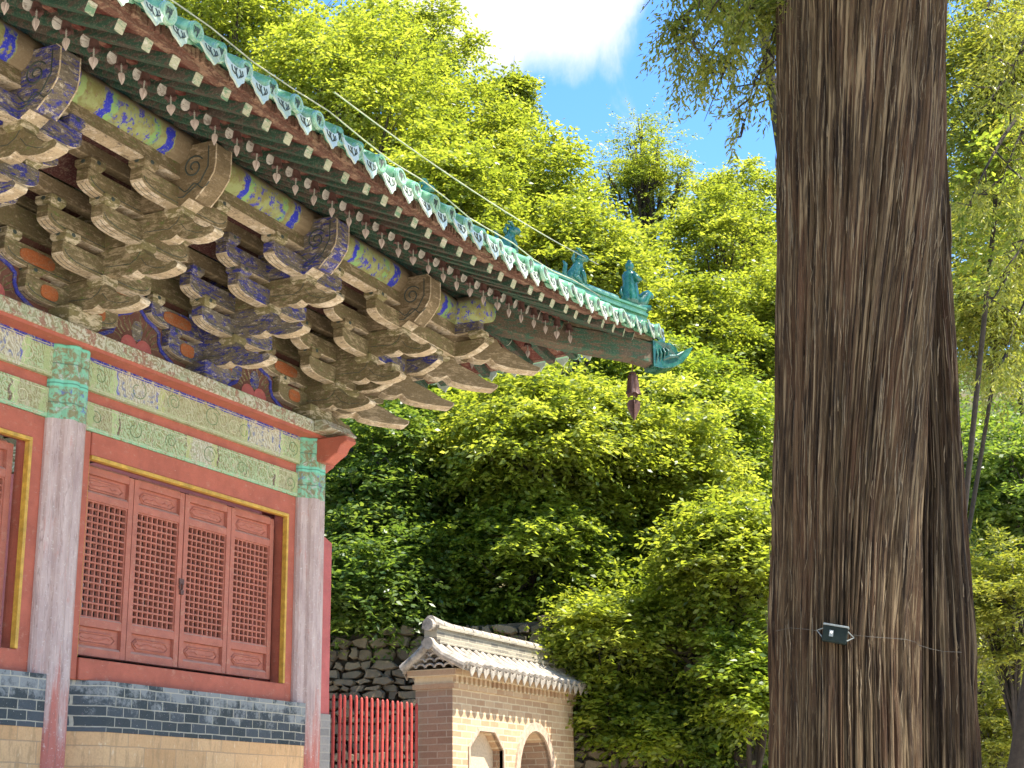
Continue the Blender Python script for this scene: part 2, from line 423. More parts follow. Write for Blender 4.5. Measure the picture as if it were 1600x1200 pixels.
def m_panel(name):
    """maroon boards between the brackets with faint painted tendrils"""
    t = NT(name)
    n = t.noise(3.2, 2, 0.4, None, 2.6)
    ln = t.rng(t.math('ABSOLUTE', t.math('SUBTRACT', n, 0.5)), 0.0, 0.014, 1, 0)
    g = t.noise(9, 6, 0.7)
    col = t.mix(t.rng(g, 0.3, 0.7), (0.105, 0.042, 0.032), (0.155, 0.070, 0.048))
    col = t.mix(t.math('MULTIPLY', ln, 0.6), col, (0.20, 0.17, 0.08))
    col = t.mix(t.rng(t.noise(30, 6, 0.75), 0.6, 0.66, 0, 0.6), col, (0.30, 0.22, 0.15))
    t.bump(g, 0.2, 0.01)
    return t.fin(col, 0.8, 0.2)
PANEL = m_panel('bracket_board')
BLUE = m_wood('blue_outline', (0.03, 0.035, 0.26), (0.045, 0.05, 0.33), (0.20, 0.17, 0.13), 0.2)
ORANGE = m_wood('orange_oval', (0.42, 0.12, 0.035), (0.36, 0.10, 0.03), (0.30, 0.13, 0.06), 0.25)

def m_brick(name, ax, c1, c2, mortar, bw, bh, ms=0.008, gloss=0.8, extra=None, bumpy=0.5):
    t = NT(name)
    X, Y, Z = t.xyz()
    h = {'x': X, 'y': Y}[ax] if ax in ('x', 'y') else t.math('ADD', X, t.math('MULTIPLY', Y, 1.0))
    wv = t.math('MULTIPLY', t.math('SUBTRACT', t.noise(5, 3, 0.5), 0.5), 0.02)
    wv2 = t.math('MULTIPLY', t.math('SUBTRACT', t.noise(4, 3, 0.5, t.map(loc=(9, 9, 9))), 0.5), 0.02)
    b = t.n('ShaderNodeTexBrick', offset=0.5, i_Vector=t.comb(t.math('ADD', h, wv), t.math('ADD', Z, wv2), 0.0), i_Color1=(0, 0, 0, 1), i_Color2=(1, 1, 1, 1), i_Mortar=(0.5, 0.5, 0.5, 1), i_Scale=1.0, i_Mortar_Size=ms, i_Mortar_Smooth=0.15, i_Bias=0.0, i_Brick_Width=bw, i_Row_Height=bh)
    rnd = b.outputs['Color']; f = b.outputs['Fac']
    n = t.noise(14, 7, 0.7); n2 = t.noise(55, 5, 0.7)
    rv = t.math('ADD', t.math('MULTIPLY', rnd, 0.6), t.math('MULTIPLY', n, 0.55))
    col = t.mix(t.rng(rv, 0.2, 0.9), c1, c2)
    col = t.mix(t.rng(n2, 0.45, 0.72, 0, 0.35), col, tuple(x * 0.55 for x in c1))
    if extra: col = extra(t, col, n, n2, rnd)
    col = t.mix(t.math('MULTIPLY', f, t.rng(n, 0.3, 0.6, 0.55, 1.0)), col, mortar)
    t.bump(t.math('SUBTRACT', t.math('ADD', t.math('MULTIPLY', n, 0.5), t.math('MULTIPLY', n2, 0.35)), f), bumpy, 0.015)
    rough = gloss if not hasattr(gloss, '__call__') else gloss(t, n, rnd)
    return t.fin(col, rough, 0.4)
def ex_glaze(t, col, n, n2, rnd):
    w = t.noise(4.5, 9, 0.78, t.map(loc=(2, 7, 1)))
    hz = t.rng(t.xyz()[2], 2.40, 2.70, -0.16, 0.08)
    col = t.mix(t.rng(t.math('ADD', hz, t.math('ADD', t.math('MULTIPLY', w, 0.95), t.math('MULTIPLY', rnd, 0.10))), 0.50, 0.60, 0, 0.75), col, (0.27, 0.275, 0.26))
    col = t.mix(t.rng(n, 0.62, 0.72, 0, 0.5), col, (0.33, 0.25, 0.27))
    return t.mix(t.rng(n2, 0.66, 0.70, 0, 0.9), col, (0.62, 0.60, 0.55))
GLAZED = m_brick('dark_glazed_brick', 'xy', (0.012, 0.02, 0.021), (0.05, 0.06, 0.07), (0.40, 0.36, 0.27), 0.20, 0.0795, 0.005, lambda t, n, r: t.rng(n, 0.4, 0.7, 0.3, 0.7), ex_glaze)
def ex_tan(t, col, n, n2, rnd):
    col = t.mix(t.rng(t.noise(7, 6, .7, t.map((2.2, 2.2, .6))), 0.52, 0.62, 0, 0.55), col, (0.34, 0.21, 0.10))
    return t.mix(t.rng(t.noise(30, 5, .7, t.map((1, 1, .3))), 0.60, 0.66, 0, 0.7), col, (0.72, 0.56, 0.36))
TANBRICK = m_brick('tan_brick', 'xy', (0.52, 0.29, 0.125), (0.64, 0.40, 0.20), (0.38, 0.25, 0.14), 0.42, 0.16, 0.005, 0.85, ex_tan)
GREYBRICK = m_brick('grey_brick', 'xy', (0.16, 0.15, 0.14), (0.26, 0.235, 0.21), (0.30, 0.27, 0.23), 0.30, 0.08)
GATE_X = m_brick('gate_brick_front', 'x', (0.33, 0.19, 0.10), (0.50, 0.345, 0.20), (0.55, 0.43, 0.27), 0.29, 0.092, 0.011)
GATE_Y_SHADE = m_brick('gate_brick_side_shaded', 'y', (0.22, 0.125, 0.075), (0.31, 0.195, 0.12), (0.33, 0.26, 0.18), 0.29, 0.092, 0.009)  # same brick in darker colours, painting shade onto the side faces
GATE_PLASTER = m_flat('gate_plaster', (0.50, 0.37, 0.235), 0.9, 0.2, 30, bump=0.5)
GATE_RIM = m_flat('gate_rim_stone', (0.40, 0.285, 0.20), 0.9, 0.35, 12)
GREYTILE = m_flat('grey_tile', (0.30, 0.255, 0.20), 0.9, 0.55, 9, bump=0.5)
GREYRIDGE = m_brick('grey_ridge_brick', 'x', (0.15, 0.13, 0.10), (0.30, 0.26, 0.19), (0.36, 0.31, 0.22), 0.24, 0.07)
STONEPAVE = m_flat('stone_paving', (0.60, 0.54, 0.44), 0.9, 0.15, 3, bump=0.4)

def m_glaze(name, c1, c2, worn):
    t = NT(name)
    n = t.noise(10, 6, 0.65); n2 = t.noise(45, 6, 0.7)
    oi = t.n('ShaderNodeObjectInfo').outputs['Random']
    col = t.mix(t.rng(t.math('ADD', n, t.math('MULTIPLY', t.math('SUBTRACT', oi, 0.5), 0.3)), 0.3, 0.7), c1, c2)
    col = t.mix(t.rng(n2, 0.55, 0.66, 0, worn), col, (0.52, 0.58, 0.52))
    t.bump(n2, 0.12, 0.006)
    t.b.inputs['Coat Weight'].default_value = 0.3; t.b.inputs['Coat Roughness'].default_value = 0.12
    return t.fin(col, t.rng(n, 0.4, 0.65, 0.16, 0.42), 0.6)
TILE = m_glaze('green_glazed_tile', (0.085, 0.26, 0.135), (0.18, 0.41, 0.235), 0.3)
DRIP = m_glaze('worn_drip_tile', (0.36, 0.45, 0.34), (0.54, 0.58, 0.48), 0.75)
CAPG = m_glaze('cap_glaze', (0.15, 0.32, 0.19), (0.32, 0.46, 0.31), 0.6)
DRAGON = m_glaze('dark_green_glaze', (0.006, 0.065, 0.045), (0.015, 0.13, 0.085), 0.12)
BEAST = m_glaze('mid_green_glaze', (0.015, 0.11, 0.075), (0.05, 0.21, 0.14), 0.35)
TILEDK = m_flat('tile_relief_dark', (0.045, 0.06, 0.05), 0.6)

# ------------------------------------------------------------------ THE HALL
# hall coordinates: t along the front from the corner column, s outward, z up
CX, CY = 13.0, 8.6
def fr(t, s, z): return (CX + t, CY - s, z)
def sd(t, s, z): return (CX + s, CY - t, z)
hall = thing('temple_hall', 'old timber temple hall with green glazed roof and red lattice windows', 'temple', loc=(0, 0, 0))
ZT = 5.36                                      # top of the columns
COLS = [0.0, -3.58, -7.16, -10.9]
XW = -12.5                                     # how far the hall is built to the left

# platform and columns
mb = MB(); mb.box(XW, 1.9, -9, 1.7, 0.004, 1.5, mp=fr); mb.build('platform', STONEPAVE, hall)
def column(t0, zb=1.5, s0=0.0):
    m = MB(); n = 8; sub = 5; ring = []
    for i in range(n):
        a0 = 2 * PI * (i + 0.12) / n; a1 = 2 * PI * (i + 1.12) / n
        p0 = Vector((math.cos(a0), math.sin(a0))); p1 = Vector((math.cos(a1), math.sin(a1)))
        for k in range(sub):
            q = p0.lerp(p1, k / sub); bul = math.sin(PI * k / sub) * 0.23
            q = q + q.normalized() * bul
            ring.append(q)
    zs = [zb, 2.5, 3.5, 4.5, ZT]; rr = [0.20, 0.20, 0.20, 0.20, 0.20]
    vs = [fr(t0 - 0.012 + q.x * r, s0 + 0.03 - q.y * r, z) for z, r in zip(zs, rr) for q in ring]
    N = len(ring); fs = []
    for i in range(len(zs) - 1):
        for k in range(N): fs.append((i * N + k, i * N + (k + 1) % N, (i + 1) * N + (k + 1) % N, (i + 1) * N + k))
    fs.append(tuple(range((len(zs) - 1) * N, len(zs) * N)))
    m.add(vs, fs)
    b = m.build('column', COLUMN, hall)
    mb = MB(); mb.lathe([(0.36, 0), (0.38, 0.05), (0.36, 0.10), (0.29, 0.14)], 24, fr(t0, s0, 1.5)); mb.build('column_base', STONEPAVE, b)
for c in COLS: column(c)
column(0.0, 1.5, -4.0)

# sill wall: tan brick below, dark glazed courses above, notched beside each column
SW = 0.20
def sillwall(ta, tb):
    a0, b0 = ta + 0.22, tb - 0.22
    b0 = tb - 0.05
    poly = [(a0, -0.02), (a0 + 0.36, SW), (b0, SW), (b0, -0.25), (a0, -0.25)]
    m = MB(); m.prism(poly, 1.5, 2.345, lambda a, b, c: fr(a, b, c)); w_ = m.build('sill_wall', TANBRICK, hall)
    poly2 = [(a, b + (0.006 if b > -0.1 else 0)) for a, b in poly]
    m = MB(); m.prism(poly2, 2.345, 2.742, lambda a, b, c: fr(a, b, c)); m.build('glazed_course', GLAZED, w_)
for i in range(3): sillwall(COLS[i + 1], COLS[i])

# windows
def window(ta, tb):
    a0, b0 = ta + 0.235, tb - 0.19
    oa, ob = a0 + 0.095, b0 - 0.17               # opening
    f = MB()
    s0, s1 = -0.06, 0.095
    f.box(a0, oa, s0, s1, 2.742, 4.752, mp=fr); f.box(ob, b0, s0, s1, 2.742, 4.752, mp=fr)
    f.box(oa, ob, s0, s1 + 0.012, 4.555, 4.752, mp=fr); f.box(oa, ob, s0, s1 + 0.02, 2.742, 2.915, mp=fr)
    win = f.build('window', RED, hall, bevel=0.006)
    g = MB(); w_ = 0.032
    g.box(oa, ob, s1 - 0.03, s1 + 0.022, 4.555 - w_, 4.555, mp=fr)
    g.box(ob - w_, ob, s1 - 0.03, s1 + 0.022, 2.92, 4.555 - w_, mp=fr); g.box(oa, oa + 0.006, s1 - 0.06, s1 - 0.004, 2.92, 4.555 - w_, mp=fr)
    g.build('gold_trim', GOLD, win, bevel=0.004)
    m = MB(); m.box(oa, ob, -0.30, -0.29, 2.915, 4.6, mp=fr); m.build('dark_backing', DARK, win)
    lw = (ob - oa - 0.075) / 4
    for k in range(4):
        a = oa + 0.004 + lw * k + (0.008 if k > 1 else 0); b = a + lw - 0.008
        L = MB(); y0, y1 = -0.075, -0.01
        zb, zt = 2.955, 4.50
        st = 0.062
        L.box(a, a + st, y0, y1, zb, zt, mp=fr); L.box(b - st, b, y0, y1, zb, zt, mp=fr)
        for z0, z1 in ((zb, zb + 0.062), (3.19, 3.255), (4.225, 4.285), (4.44, zt)):
            L.box(a + st, b - st, y0, y1 - 0.002, z0, z1, mp=fr)
            L.prism([(y1 - 0.002, z1), (y1 - 0.02, z1), (y1 - 0.02, z1 + 0.02)], a + st, b - st, lambda p, q, c: fr(c, p, q), 2)
        # carved panels: board with a raised long hexagon ring and a relief line
        for z0, z1 in ((zb + 0.062, 3.19), (4.285, 4.44)):
            L.box(a + st, b - st, y0 + 0.01, y1 - 0.035, z0, z1, mp=fr)
            zc = (z0 + z1) / 2; hw = (b - a) / 2 - st - 0.045; hh = 0.042; ac = (a + b) / 2
            hexa = [(ac - hw, zc), (ac - hw + 0.05, zc + hh), (ac + hw - 0.05, zc + hh), (ac + hw, zc), (ac + hw - 0.05, zc - hh), (ac - hw + 0.05, zc - hh)]
            L.tube([fr(p, y1 - 0.032, q) for p, q in hexa + [hexa[0], hexa[1]]], 0.011, 5)
            hx2 = [(ac + (p - ac) * 0.93, zc + (q - zc) * 0.72) for p, q in hexa]
            L.prism(hx2, y1 - 0.036, y1 - 0.026, lambda p, q, c: fr(p, c, q))
            rr = random.Random(k * 7 + int(z0 * 10))
            pts = [(ac + (i / 9 - 0.5) * hw * 1.5, zc + rr.uniform(-0.014, 0.014)) for i in range(10)]
            L.tube([fr(p, y1 - 0.024, q) for p, q in pts], 0.006, 4)
        # lattice: 8 by 18 square cells
        la, lb, lz0, lz1 = a + st + 0.012, b - st - 0.012, 3.275, 4.212
        L.box(a + st, la, y0 + .01, y1 - 0.012, 3.255, 4.225, mp=fr); L.box(lb, b - st, y0 + .01, y1 - 0.012, 3.255, 4.225, mp=fr)
        L.box(la, lb, y0 + .01, y1 - 0.012, 3.255, lz0, mp=fr); L.box(la, lb, y0 + .01, y1 - 0.012, lz1, 4.225, mp=fr)
        nx, nz2 = 8, 17
        bw = 0.0175
        rr = random.Random(k + int(abs(ta) * 10))
        for i in range(1, nx):
            x = la + (lb - la) * i / nx + rr.uniform(-.002, .002)
            L.box(x - bw / 2, x + bw / 2, y0 + 0.015, y1 - 0.018, lz0, lz1, mp=fr)
        for j in range(1, nz2):
            z = lz0 + (lz1 - lz0) * j / nz2
            L.box(la, lb, y0 + 0.017, y1 - 0.0145, z - bw / 2 + .001, z + bw / 2 - .001, mp=fr)
        for _ in range(6):                       # flakes of old paper left in the cells
            i, j = rr.randrange(nx), rr.randrange(6 if rr.random() < .7 else nz2)
            x = la + (lb - la) * (i + 0.5) / nx; z = lz0 + (lz1 - lz0) * (j + 0.5) / nz2
            L.box(x - 0.003 + rr.uniform(-.012, .012), x + 0.004, y0 + 0.02, y0 + 0.024, z - 0.022, z + rr.uniform(0, .024), 1, mp=fr)
        lf = L.build('window_leaf', [RED_DARK, LENS, DUST], win, bevel=0.003)
        if k == 1:
            m = MB()
            m.tube([fr(b - 0.01 + .022 * math.cos(q), y1 + 0.012, 3.66 + .035 * math.sin(q)) for q in [i * PI / 6 for i in range(13)]], 0.007, 5)
            m.box(b - 0.035, b + 0.03, y1, y1 + 0.012, 3.68, 3.73, mp=fr); m.box(b - 0.02, b + 0.02, y1, y1 + 0.02, 3.59, 3.63, mp=fr)
            m.build('latch', BELL, win)
for i in range(3): window(COLS[i + 1], COLS[i])

# painted beams between the columns
BRUSH = m_flat('cream_brush_line', (0.52, 0.48, 0.32), 0.8, 0.35, 22)
BRUSHG = m_flat('green_brush_line', (0.13, 0.20, 0.09), 0.8, 0.35, 22)
def beams(ta, tb):
    a0, b0 = ta + 0.215, tb - 0.215
    for nm, z0, z1, mat, s in (('lower_beam', 4.752, 4.99, m_beam('lower_beam_paint', CX + a0, CX + b0, 4.752, 4.99, True), 0.115), ('upper_beam', 5.085, ZT, m_beam('upper_beam_paint', CX + a0, CX + b0, 5.085, ZT), 0.13)):
        m = MB(); m.box(a0, b0, -0.15, s, z0, z1, mp=fr)
        rr = random.Random(int(abs(ta) * 10) + len(nm)); hz_ = (z1 - z0)
        # hand painted scrolls and panel outlines, one thin brush line each
        for k in range(9):
            for sg in (-1, 1):
                c = (a0 + b0) / 2 + sg * (0.12 + 0.165 * k) * (b0 - a0) / 3.15
                if rr.random() < .15: continue
                r_ = hz_ * rr.uniform(0.22, 0.38); zc = (z0 + z1) / 2 + rr.uniform(-.02, .02); tn = rr.uniform(1.0, 1.8); ph = rr.uniform(0, 6)
                pts = [fr(c + r_ * 1.25 * (1 - .75 * i / 22) * math.cos(ph + sg * tn * 2 * PI * i / 22), s + 0.0005, zc + r_ * (1 - .75 * i / 22) * math.sin(ph + sg * tn * 2 * PI * i / 22)) for i in range(23)]
                m.tube(pts[:rr.randint(12, 23)], rr.uniform(0.0026, 0.0042), 4, rr.choice((1, 1, 2)))
        for q in ((0.10, 0.165, 0.30) if 'upper' in nm else (0.12, 0.27, 0.44)):
            for sg in (-1, 1):
                c = (a0 + b0) / 2 + sg * (0.5 - q) * (b0 - a0)
                pts = [fr(c + sg * (0.012 * math.sin(i * 1.3) - 0.03 * abs(i / 10 - .5)), s + 0.0005, z0 + 0.03 + (hz_ - 0.06) * i / 10) for i in range(11)]
                m.tube(pts, 0.0045, 4, 1)
        for zz in (z0 + 0.022, z1 - 0.022): m.tube([fr(a0 + 0.05 + (b0 - a0 - .1) * i / 30, s + 0.0005, zz + rr.uniform(-.003, .003)) for i in range(31)], 0.003, 4, 1)
        m.build(nm, [mat, BRUSH, BRUSHG], hall)
    m = MB(); m.box(a0, b0, -0.12, 0.09, 4.99, 5.085, mp=fr); m.build('red_board', RED, hall)
for i in range(3): beams(COLS[i + 1], COLS[i])

# plate with red edge below, running over the columns to a shaped corner end
m = MB(); m.box(XW, 0.30, -0.26, 0.30, ZT + 0.03, 5.512, mp=fr); m.build('plate', PLATE, hall, bevel=0.008)
m = MB(); m.box(XW, 0.297, -0.24, 0.285, ZT, ZT + 0.03, mp=fr); m.build('plate_edge', RED, hall)
m = MB()
m.prism([(-4.9, -0.26), (-4.9, 0.297), (-0.31, 0.297), (-0.31, -0.26)], ZT + 0.031, 5.509, lambda a, b, c: sd(a, b, c)); m.build('plate', PLATE, hall, bevel=0.008)
for mp in (fr, sd):                            # projecting carved beam ends at the corner
    e = MB(); e.prism([(0.2, 5.13), (0.2, ZT - 0.004), (0.58, ZT - 0.004), (0.60, 5.30), (0.53, 5.26), (0.49, 5.19), (0.42, 5.15), (0.35, 5.10)], -0.09, 0.09, lambda a, b, c, mp=mp: mp(a, c, b))
    e.build('beam_end', RED, hall, bevel=0.01)
for mp in (fr, sd):
    e = MB(); e.prism([(0.30, ZT + 0.03), (0.30, 5.511), (0.42, 5.505), (0.52, ZT + 0.04), (0.45, ZT + 0.03)], -0.24, 0.24, lambda a, b, c, mp=mp: mp(a, c, b))
    e.build('plate_end', PLATE, hall, bevel=0.008)

# gable wall closing the side, red plaster over grey brick, with a bevelled top
m = MB(); m.prism([(-0.32, 2.70), (-0.32, 4.56), (0.50, 4.56), (0.80, 4.46), (0.80, 2.70)], -0.12, -5.6, lambda a, b, c: fr(a, c, b)); gw = m.build('gable_wall', RED_WALL, hall)
m = MB(); m.box(-0.30, 0.49, -0.10, -5.6, 1.5, 2.70, mp=fr) if False else m.box(-0.30, 0.815, -5.6, -0.105, 1.5, 2.70, mp=fr); m.build('wall_base', GREYBRICK, gw)
m = MB(); m.box(-0.30, 0.40, -5.6, -0.25, 4.56, ZT, mp=fr); m.build('wall_top', RED_WALL, gw)

# bracket sets
SJ = 0.378
LZ = [None, 5.70, 5.935, 6.17, 6.405, 6.64]
def block(m, mp, t, s, z, wd=0.165, h=0.085, mi=0, dp=0.165):
    w1 = wd * 0.5; w0 = wd * 0.36; d1 = dp * 0.5; d0 = dp * 0.36
    zs = [(z, w0, d0), (z + h * 0.42, w1, d1), (z + h, w1, d1)]
    vs = [mp(t + a * ww, s + b * dd, zz) for zz, ww, dd in zs for a, b in ((-1, -1), (1, -1), (1, 1), (-1, 1))]
    fs = [(0, 1, 2, 3), (8, 9, 10, 11)]
    for i in range(2):
        for k in range(4): fs.append((i * 4 + k, i * 4 + (k + 1) % 4, i * 4 + 4 + (k + 1) % 4, i * 4 + 4 + k))
    m.add(vs, fs, mi)
def rosette(m, mp, t, s, z, dp=0.17, wd=0.17):
    hexa = [(0.026 * math.cos(a), 0.020 * math.sin(a)) for a in [i * PI / 3 for i in range(6)]]
    m.prism(hexa, s + dp / 2 - 0.004, s + dp / 2 + 0.003, lambda a, b, c: mp(t + a, c, z + b), 1)
    m.prism(hexa, t - wd / 2 + 0.004, t - wd / 2 - 0.003, lambda a, b, c: mp(c, s + a, z + b), 1)
def arm(mp, t0, s, L, half, mats, parent, thick=0.115, h=0.155, only=0):
    pts = [(-half, L + h), (-half, L + 0.055)]
    for k in range(1, 6):
        a = PI / 2 * k / 5
        pts.append((-half + 0.24 * (1 - math.cos(a)), L + 0.055 - 0.075 * math.sin(a)))
    right = [(-p, q) for p, q in reversed(pts)]
    if only == 1: pts = [(0.0, L + h), (0.0, L - 0.02)]
    if only == -1: right = [(0.0, L - 0.02), (0.0, L + h)]
    poly = pts + right
    n = len(poly)
    side = [1] * n; side[n - 1] = side[0] = side[n - 2] = 0
    m = MB(); m.prism(poly, s - thick / 2, s + thick / 2, lambda a, b, c: mp(t0 + a, c, b), 0, side)
    # incised outline along the lower edge of the arm
    ln = [(p * 0.955 if abs(p) > 0.2 else p, q + 0.032) for p, q in poly if q < L + h - 0.01]
    if only == 0:
        for c in (s - thick / 2, s + thick / 2): m.tube([mp(t0 + p, c, q) for p, q in ln], 0.0045, 4, 2)
        for sg in (-1, 1):
            un = [(p, q) for p, q in poly if sg * p > 0 and q < L + 0.054]
            for c in (s - thick * 0.2, s + thick * 0.2): m.tube([mp(t0 + p, c, q) for p, q in un], 0.0038, 4, 2)
    return m.build('bracket_arm', list(mats) + [TILEDK], parent, bevel=0.006)
def beak(m, mp, k, L, half=0.058, ext=0.0, t0=0.0, sj=SJ, mi=0):
    s_k = sj * k; e = (0.84 + 0.3475 * (k - 1)) if not ext else s_k + ext
    st = s_k
    tip = e
    prof = [(0.0, L), (st - 0.17, L), (st - 0.13, L - 0.03), (st - 0.03, L - 0.035), (st + 0.03, L - 0.005), (st + 0.075, L - 0.045), (st + 0.15, L - 0.068), (st + 0.25, L - 0.075), (tip - 0.10, L - 0.068), (tip - 0.015, L - 0.045),
            (tip, L - 0.015), (tip - 0.03, L + 0.02), (tip - 0.085, L + 0.012), (tip - 0.14, L + 0.022), (st + 0.20, L + 0.07), (st + 0.11, L + 0.125), (st + 0.075, L + 0.175), (st + 0.07, L + 0.23), (0.0, L + 0.23)]
    n = len(prof); side = [0] * n
    for i in range(1, 12): side[i] = 1
    m.prism(prof, -half, half, lambda a, b, c: mp(t0 + c, a, b), mi, side)
    for c in (-half, half):
        m.tube([mp(t0 + c, a, b) for a, b in ((st - 0.30, L + 0.075), (st - 0.05, L + 0.06), (st + 0.02, L + 0.10), (st + 0.05, L + 0.15))], 0.0045, 4, 2)
        m.tube([mp(t0 + c, a, b) for a, b in ((st + 0.06, L + 0.09), (st + 0.12, L + 0.02), (st + 0.22, L - 0.02), (tip - 0.12, L - 0.025))], 0.004, 4, 2)
def spiral(mp, tc_, sc_, zc, r, turns=1.6, n=40):
    return [mp(tc_, sc_ + r * (1 - 0.8 * i / n) * math.cos(turns * 2 * PI * i / n + 0.6), zc + r * (1 - 0.8 * i / n) * math.sin(turns * 2 * PI * i / n + 0.6)) for i in range(n + 1)]

def bracket_set(mp, t0, fam, only=0, head=True, extras=True):
    A = [fam, W_PALE]
    core = MB()
    cs_ = 0.016 if (only and mp is sd) else 0.0
    block(core, mp, t0, 0.02, 5.5125 + cs_ / 8, 0.40 - cs_, 0.19 - cs_ / 2, 0, 0.44 - cs_)
    core.box(t0 - 0.052, t0 + 0.052, -0.1, 0.30, 5.70, 6.88, mp=mp)
    bs = core.build('bracket_set', [W_BLOCK if fam is W_OLIVE else W_BLUE, W_PALE], hall, bevel=0.012)
    # wall plane arms with orange ovals
    for L, half in ((LZ[1], 0.56), (LZ[2], 0.82)):
        arm(mp, t0, 0.02, L, half, A, bs, 0.14, 0.16, only)
        for sg in (-1, 1):
            if only and sg != only: continue
            ov = MB(); cx_ = t0 + sg * half * (0.52 if half < .7 else 0.55); rl = 0.10 if half < .7 else 0.2
            pts = [(cx_ + math.copysign(abs(math.cos(q)) ** 0.6, math.cos(q)) * rl, L + 0.075 + math.copysign(abs(math.sin(q)) ** 0.7, math.sin(q)) * 0.058) for q in [i * 2 * PI / 18 for i in range(18)]]
            ov.prism(pts, 0.085, 0.097, lambda a, b, c: mp(a, c, b)); ov.build('oval_panel', ORANGE, bs)
    # arms on each jump
    jl = [(1, LZ[2], 0.55), (1, LZ[3], 0.74), (2, LZ[3], 0.55), (2, LZ[4], 0.74), (3, LZ[4], 0.56)]
    for j, L, half in jl: arm(mp, t0, SJ * j, L, half, A, bs, 0.115, 0.15, only)
    bl = [(0.02, LZ[1], 0.56), (0.02, LZ[2], 0.82)] + [(SJ * j, L, half) for j, L, half in jl]
    for s, L, half in bl:
        for sg in (-1, 1):
            if only and sg != only: continue
            b = MB(); block(b, mp, t0 + sg * (half - 0.085), s, L + 0.152, 0.172, 0.088, 0, 0.17)
            # faint dark rosette painted on the block face
            rosette(b, mp, t0 + sg * (half - 0.085), s, L + 0.152 + 0.062)
            ob = b.build('bearing_block', [fam if random.random() < .35 else W_BLOCK, TILEDK], bs, bevel=0.006)
    for k in (1, 2, 3):
        b = MB(); beak(b, mp, k, LZ[k], 0.062, t0=t0); b.build('beak', [fam if k < 3 or fam is W_OLIVE else W_OLIVE, W_PALE, TILEDK], bs, bevel=0.006)
        b = MB(); block(b, mp, t0, SJ * k, LZ[k] + 0.15, 0.18, 0.09, 0, 0.18); b.build('bearing_block', W_BLOCK, bs, bevel=0.006)
    if head:
        h = MB(); th = 0.10
        prof = [(0.7, 6.42), (1.22, 6.39), (1.30, 6.44), (1.36, 6.42), (1.46, 6.52), (1.53, 6.62), (1.545, 6.70), (1.545, 6.86), (1.50, 6.90), (1.20, 6.90), (0.7, 6.90)]
        side = [0] * len(prof); side[1] = 1
        h.prism(prof, t0 - th, t0 + th, lambda a, b, c: mp(c, a, b), 0, side)
        for c in (-th, th): h.tube([mp(t0 + c, a, b) for a, b in prof[3:9]], 0.0075, 5, 1)
        h.tube(spiral(mp, t0 - th - 0.002, 1.33, 6.70, 0.10), 0.0075, 5, 2)
        h.tube([mp(t0 - th - 0.002, 1.13 + 0.36 * i / 12, 6.53 + 0.03 * math.sin(i * 1.1)) for i in range(13)], 0.006, 5, 2)
        h.tube([mp(t0 - th - 0.002, p, q) for p, q in ((1.12, 6.47), (1.24, 6.46), (1.40, 6.56), (1.47, 6.68), (1.47, 6.86))], 0.006, 5, 2)
        h.build('carved_head', [fam if fam is W_BLUE else W_BROWN, W_PALE, TILEDK], bs, bevel=0.008)
    return bs
SETS = [(-1.75, W_BLUE), (-3.56, W_OLIVE), (-5.37, W_BLUE), (-7.16, W_OLIVE), (-9.0, W_BLUE)]
for t0, fam in SETS: bracket_set(fr, t0, fam)
bracket_set(sd, -1.75, W_BLUE)
bracket_set(sd, -3.56, W_OLIVE)
# corner set: front and side halves plus the diagonal beaks
def dg(t, s, z):                               # diagonal frame: s along the 45 degree line, t across
    q = math.sqrt(0.5); return (CX + s * q + t * q, CY - s * q + t * q, z)
cb = bracket_set(fr, 0.0, W_OLIVE, -1, True)
cs = bracket_set(sd, 0.0, W_OLIVE, -1, True)
for j, L, half in ((1, LZ[2], 0.9), (2, LZ[3], 1.2), (3, LZ[4], 1.55)):   # arms running past the corner, ending in curved tips
    for mp in (fr, sd):
        m = MB()
        prof = [(-0.3, L + .0), (half - 0.24, L - 0.02), (half - 0.1, L + 0.03), (half, L + 0.09), (half, L + 0.15), (-0.3, L + 0.15)]
        m.prism(prof, SJ * j - 0.056, SJ * j + 0.056, lambda a, b, c, mp=mp: mp(a, c, b), 0, [1, 1, 1, 0, 0, 0])
        m.build('bracket_arm', [W_BLUE if j == 2 else W_OLIVE, W_PALE], cb, bevel=0.006)
        for tt in (half - 0.1, 0.38):
            b = MB(); block(b, mp, tt, SJ * j, L + 0.152, 0.172, 0.088, 0, 0.17); b.build('bearing_block', W_BLOCK, cb, bevel=0.006)
SQ = math.sqrt(2)
for k in (1, 2, 3, 4):
    m = MB()
    L = (LZ + [6.87])[k]; tip = [0, 1.10, 1.59, 2.08, 2.57][k]; st = tip - 0.62
    prof = [(0.0, L), (st - 0.16, L), (st - 0.10, L - 0.03), (st, L - 0.03), (st + 0.06, L + 0.0), (st + 0.11, L - 0.055), (st + 0.25, L - 0.085), (st + 0.42, L - 0.10), (tip - 0.03, L - 0.105), (tip, L - 0.09),
            (tip + 0.015, L - 0.05), (tip - 0.12, L - 0.01), (st + 0.36, L + 0.07), (st + 0.18, L + 0.15), (st + 0.13, L + 0.23), (0, L + 0.23)]
    side = [0] * len(prof)
    for i in range(1, 11): side[i] = 1
    m.prism(prof, -0.085, 0.085, lambda a, b, c: dg(c, a, b), 0, side)
    m.build('corner_beak', [W_BROWN, W_PALE], cb, bevel=0.008)
    b = MB(); block(b, dg, 0, st - 0.02, L + 0.15, 0.22, 0.085, 0, 0.22); b.build('bearing_block', W_BLOCK, cb, bevel=0.006)
